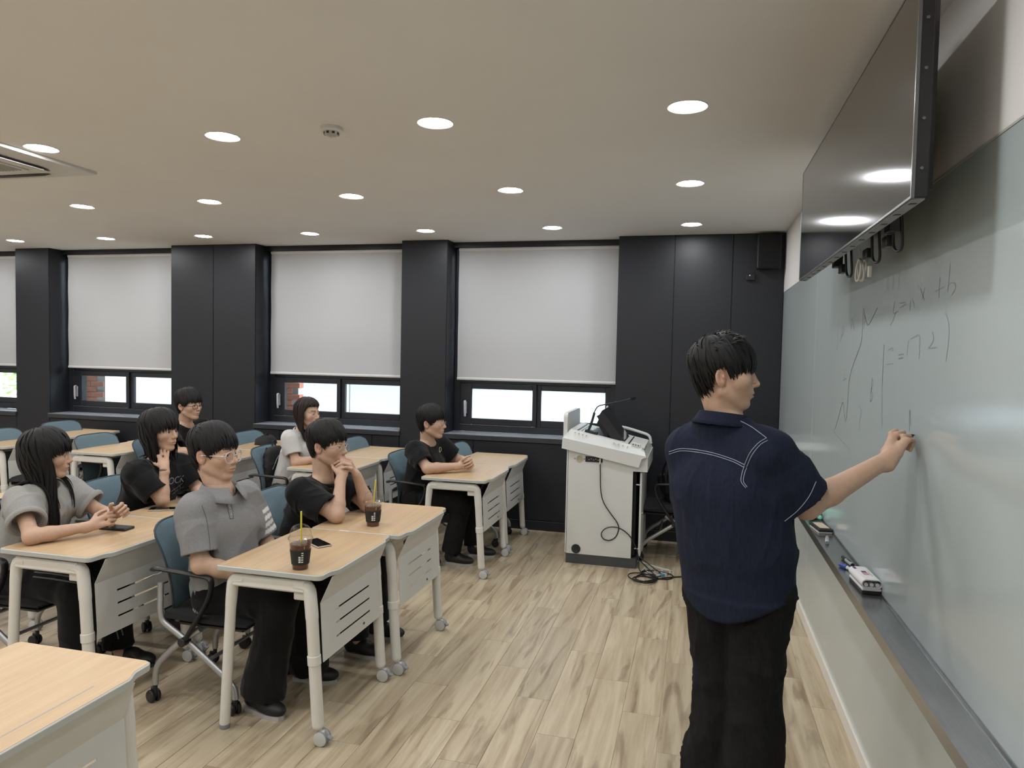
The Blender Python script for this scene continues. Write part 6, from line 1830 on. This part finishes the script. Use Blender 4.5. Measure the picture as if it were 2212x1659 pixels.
def cup(x, y, label, rz=0.0, lean=0.06):
    c = empty('iced_coffee_cup', (x, y, TZ), rz, label, 'cup', 'iced coffees in clear cups')
    c.scale = (1.03, 1.03, 1.13)
    w = MB().lathe([(0.030, 0.0), (rad(0)+.0003, 0.001)]+[(rad(z)+0.0006, z) for z in (0.03, 0.06, 0.09, 0.112)]+[(0.0475, 0.113), (0.0475, 0.1155)], 32, cap1=False).build('cup_wall', mat_clear, c, 50)
    MB().lathe([(0.0295, 0.002)]+[(rad(z)-0.0012, z) for z in (0.004, 0.03, 0.06, 0.085, 0.094)]+[(0.001, 0.0945)], 32).build('coffee', mat_coffee, c, 50)
    li = MB().lathe([(0.0488, 0.110), (0.0495, 0.113), (0.0485, 0.119), (0.0445, 0.120), (0.0435, 0.126), (0.0425, 0.137), (0.038, 0.150), (0.029, 0.160), (0.016, 0.1655), (0.007, 0.1665)], 32, cap0=False, cap1=False).build('dome_lid', mat_clear, c, 60)
    MB().lathe([(0.0478, 0.1095), (0.0500, 0.1115), (0.0500, 0.1145), (0.0478, 0.1165)], 32, cap0=False, cap1=False).build('lid_rim', mat_clear, li, 60)
    MB().lathe([(rad(z)+0.0016, z) for z in (0.020, 0.045, 0.074)]+[(rad(0.074)+0.0008, 0.0745)], 36, cap0=False, cap1=False).build('sleeve', mat_sleeve, c, 60)
    MB().tube([(0.006, 0.004, 0.02), (0.003, 0.0, 0.12), (0.0+lean, -0.003, 0.215)], 0.0036, 8).build('straw', mat_straw, c, 60)
    rs = random.Random(int(x*100)); q = Matrix.Rotation(1, 3, 'X')
    for k in range(6):
        a = rs.uniform(0, 6.3); r_ = rs.uniform(0.01, 0.026)
        MB().obox((r_*math.cos(a), r_*math.sin(a), 0.092+rs.uniform(0, .006)), (0.010, 0.009, 0.008), rot=Matrix.Rotation(a, 3, 'Z') @ Matrix.Rotation(a*2, 3, 'X'), c=0.003).build('ice_cube', mat_ice, c)
    # printed blocks on the sleeve: a column of five and a column of three
    def mark(az, z, w_, h_, m, name='print_mark'):
        V = []
        for dz in (-h_/2, h_/2):
            for i in range(4):
                a = az+(-0.5+i/3)*w_/rad(z)
                rr = rad(z+dz)+0.0021
                V.append((rr*math.cos(a), rr*math.sin(a), z+dz))
        MB().add(V, [[i, i+1, i+5, i+4] for i in range(3)]).build(name, m, c)
    a0 = math.atan2(-y, -x)-rz+0.02
    for k in range(5): mark(a0+0.16, 0.066-k*0.0085, 0.0075, 0.0045, mat_print)
    for k in range(3): mark(a0-0.11, 0.050-k*0.0085, 0.0080, 0.0062, mat_print)
    # letters TER running down the cup above the sleeve
    to = link('lettering', ter_mesh, None)
    az = a0+0.26; zt = 0.094
    rr = rad(zt-0.008)+0.0014
    out = Vector((math.cos(az), math.sin(az), 0)); side = Vector((-math.sin(az), math.cos(az), 0)); down = Vector((0, 0, -1))
    # text x axis runs down, text y axis to the right as seen from outside
    yax = out.cross(down)*1.0
    to.matrix_local = Matrix(((down.x, yax.x, out.x, 0), (down.y, yax.y, out.y, 0), (down.z, yax.z, out.z, 0), (0, 0, 0, 1)))
    to.location = out*rr+Vector((0, 0, zt)); to.parent = c
    return c
cup(-1.588, 2.655, 'iced coffee in a clear cup on the desk before the grey polo man', 0.0, 0.004)
cup(-1.625, 3.43, 'iced coffee in a clear cup on the desk of the chin-resting man', 0.15, 0.012)
cup(-3.79, 5.15, 'iced coffee whose yellow straw shows above the grey polo man', 0.3, 0.0)

def phone(x, y, rz, label, mat_body, mat_glassy, cam_bump=False, z=TZ, th=0.0085):
    p = empty('smartphone', (x, y, z), rz, label, 'phone', 'phones lying on the desks')
    hx, hy = 0.0745, 0.0365
    MB().box((-hx, -hy, 0.0), (hx, hy, th), c=0.003).build('body', mat_body, p)
    MB().box((-hx+0.0025, -hy+0.0025, th-0.0002), (hx-0.0025, hy-0.0025, th+0.0003)).build('screen', mat_glassy, p)
    for s in (0.3, 0.55): MB().box((-0.03+s*0.05, -hy-0.0008, 0.003), (-0.012+s*0.05, -hy, 0.0055)).build('side_button', mat_body, p)
    return p
mat_ph = M('phone_rim_beige', (0.50, 0.42, 0.36), 0.35, metal=0.4)
mat_phb = M('phone_case_black', (0.012, 0.012, 0.013), 0.5)
mat_phg = M('phone_case_pale', (0.42, 0.40, 0.36), 0.4, var=(120, .4))
mat_phs = M('phone_screen', (0.006, 0.006, 0.007), 0.08, spec=0.6)
phone(-1.712, 3.015, R(-34), 'phone with a beige rim beside the iced coffee on the front desk', mat_ph, mat_phs)
phone(-2.795, 2.945, R(4), 'black phone on the desk before the long-haired woman', mat_phb, mat_phb, th=0.012)
phone(-2.885, 3.375, R(25), 'phone in a pale patterned case beside the elbow of the black-tee woman', mat_phg, mat_phs)
MB().box((-0.035, -0.028, 0), (0.035, 0.028, 0.004), c=0.001).build('paper_slip', mat_wplastic, None, loc=(0.34, 3.93, 0.0))
tag(bpy.data.objects['paper_slip'], 'small scrap of white paper on the floor behind the standing man', 'paper')
bpy.data.objects['paper_slip'].location = (0.10, 4.06, 0.0); bpy.data.objects['paper_slip'].scale = (0.8, 0.8, 0.3)

# ================================================================== THINGS ON THE MARKER TRAY
TY = 0.768
mat_mint = M('mint_cloth', (0.20, 0.58, 0.46), 0.9, var=(20, .1), bump=(200, .2))
cl = Prims(); rs = random.Random(3)
for k in range(9):
    a = (0.615+0.075*rs.random(), 4.16+0.16*rs.random(), TY+0.014+0.01*rs.random())
    b_ = (0.615+0.075*rs.random(), 4.16+0.16*rs.random(), TY+0.014+0.02*rs.random())
    cl.cap(a, b_, 0.010, 0.013, k=0.012)
clo, V, Q = finish('cleaning_cloth', cl, 0.005, mat_mint, None, (0.65, 4.24, TY), amp=0.012, sc=(26, 26, 26))
clo.location = (0.65, 4.24, TY); tag(clo, 'crumpled mint green cleaning cloth on the marker tray', 'cloth')
er = empty('board_eraser', (0.650, 3.93, TY), R(8), 'black and beige board eraser lying on the marker tray', 'eraser')
MB().box((-0.034, -0.075, 0.0), (0.034, 0.075, 0.010), c=0.002).build('felt', M('felt_pale', (0.55, 0.53, 0.48), 0.95, var=(80, .1)), er)
MB().box((-0.037, -0.080, 0.010), (0.037, 0.080, 0.026), c=0.005).build('body', mat_darkplastic, er)
MB().box((-0.024, -0.062, 0.026), (0.024, 0.062, 0.0275), c=0.001).build('top_sticker', M('sticker_beige', (0.55, 0.45, 0.32), 0.6), er)
def marker(x, y, rz, label, cap_col, body_col, length=0.125, z=TY+0.009, tilt=0.0, parent_rot=None):
    m = empty('board_marker', (x, y, z), rz, label, 'marker', 'whiteboard markers')
    cm = M('marker_'+label[:14], cap_col, 0.35); bmq = M('markerbody_'+label[:14], body_col, 0.35, var=(90, .08))
    L = length
    MB().cyl((-L*0.42, 0, 0), (L*0.18, 0, 0), 0.0085, 14, c=0.001).build('barrel', bmq, m, 40)
    MB().cyl((L*0.18, 0, 0), (L*0.55, 0, 0), 0.0092, 14, r2=0.0075, c=0.002).build('cap', cm, m, 40)
    MB().cyl((-L*0.45, 0, 0), (-L*0.42, 0, 0), 0.0080, 14).build('end_plug', cm, m, 40)
    MB().box((-L*0.25, -0.004, 0.0080), (L*0.10, 0.004, 0.0089)).build('label_strip', cm, m)
    return m
marker(0.640, 3.69, R(80), 'clear grey marker on the tray next to the board eraser', (0.25, 0.26, 0.30), (0.55, 0.57, 0.60))
marker(0.664, 3.325, R(98), 'black capped marker on the tray next to the blue marker', (0.012, 0.012, 0.014), (0.30, 0.31, 0.32))
marker(0.652, 3.205, R(118), 'blue capped marker on the tray beside the white eraser box', (0.015, 0.04, 0.30), (0.55, 0.57, 0.60))
# white magnetic eraser box with three marker bays
bx = empty('eraser_box', (0.660, 2.99, TY), R(4), 'white eraser box with three marker holes on the marker tray', 'eraser')
MB().box((-0.034, -0.085, 0.0), (0.034, 0.085, 0.014), c=0.002).build('felt_pad', mat_darkplastic, bx)
MB().box((-0.034, -0.088, 0.014), (0.034, 0.088, 0.024), c=0.002).build('lower_tray', mat_wplastic, bx)
def stadium(hw, z0, h_, n=8):
    r_ = h_/2; return [(hw-r_+r_*math.sin(a), z0+r_-r_*math.cos(a)) for a in np.linspace(0, math.pi, n)]+[(-hw+r_-r_*math.sin(a), z0+r_+r_*math.cos(a)) for a in np.linspace(0, math.pi, n)]
outer = stadium(0.037, 0.024, 0.034); inner = stadium(0.033, 0.028, 0.026); n = len(outer)
mb = MB(); ring = []
for y, poly in ((-0.088, outer), (0.088, outer)): ring += [Vector((u, y, v)) for u, v in poly]
ring += [Vector((u, -0.088, v)) for u, v in inner]+[Vector((u, -0.05, v)) for u, v in inner]
F = [[n+i for i in range(n)][::-1]]
for i in range(n):
    j = (i+1) % n
    F += [[i, n+i, n+j, j], [i, j, 2*n+j, 2*n+i], [2*n+i, 2*n+j, 3*n+j, 3*n+i]]
F.append([3*n+i for i in range(n)])
mb.add(ring, F).build('shell', M('eraser_box_white', (0.72, 0.72, 0.72), 0.35), bx, 40)
for k in (-1, 0, 1): MB().cyl((0.02*k, -0.084, 0.037), (0.02*k, -0.052, 0.037), 0.0075, 12).build('marker_bay', mat_wplastic, bx)
mat_purple = M('print_purple', (0.14, 0.03, 0.16), 0.5); mat_redp = M('print_red', (0.42, 0.10, 0.12), 0.5)
MB().box((-0.010, 0.005, 0.0578), (0.008, 0.026, 0.0584)).build('printed_block', mat_purple, bx)
for k in range(3): MB().box((-0.012, -0.006-k*0.010, 0.0578), (0.010, -0.001-k*0.010, 0.0584)).build('printed_line', mat_redp, bx)
MB().box((0.014, -0.040, 0.0578), (0.016, 0.022, 0.0584)).build('printed_line', mat_redp, bx)
MB().box((-0.026, 0.052, 0.0574), (-0.016, 0.086, 0.0584)).build('purple_tab', mat_purple, bx)
# marker held by the standing man, its tip on the board
tip = Vector((0.6995, 2.585, 1.409)); dv = Vector((-0.88, -0.36, -0.30)).normalized()
hm = empty('board_marker', tuple(tip+dv*0.075), label='black marker held by the standing man against the board', cat='marker', group='whiteboard markers')
hb_ = tip+dv*0.075
MB().cyl(tip+dv*0.045-hb_, tip+dv*0.098-hb_, 0.0082, 14, c=0.001).build('barrel', M('held_marker_barrel', (0.55, 0.56, 0.57), 0.35, var=(90, .05)), hm)
MB().cyl(tip+dv*0.006-hb_, tip+dv*0.030-hb_, 0.0045, 12, r2=0.0078).cyl(tip+dv*0.030-hb_, tip+dv*0.045-hb_, 0.0083, 14).build('nib_holder', mat_darkplastic, hm)
MB().cyl(tip-hb_, tip+dv*0.008-hb_, 0.0016, 8, r2=0.0026).build('nib', mat_darkplastic, hm)
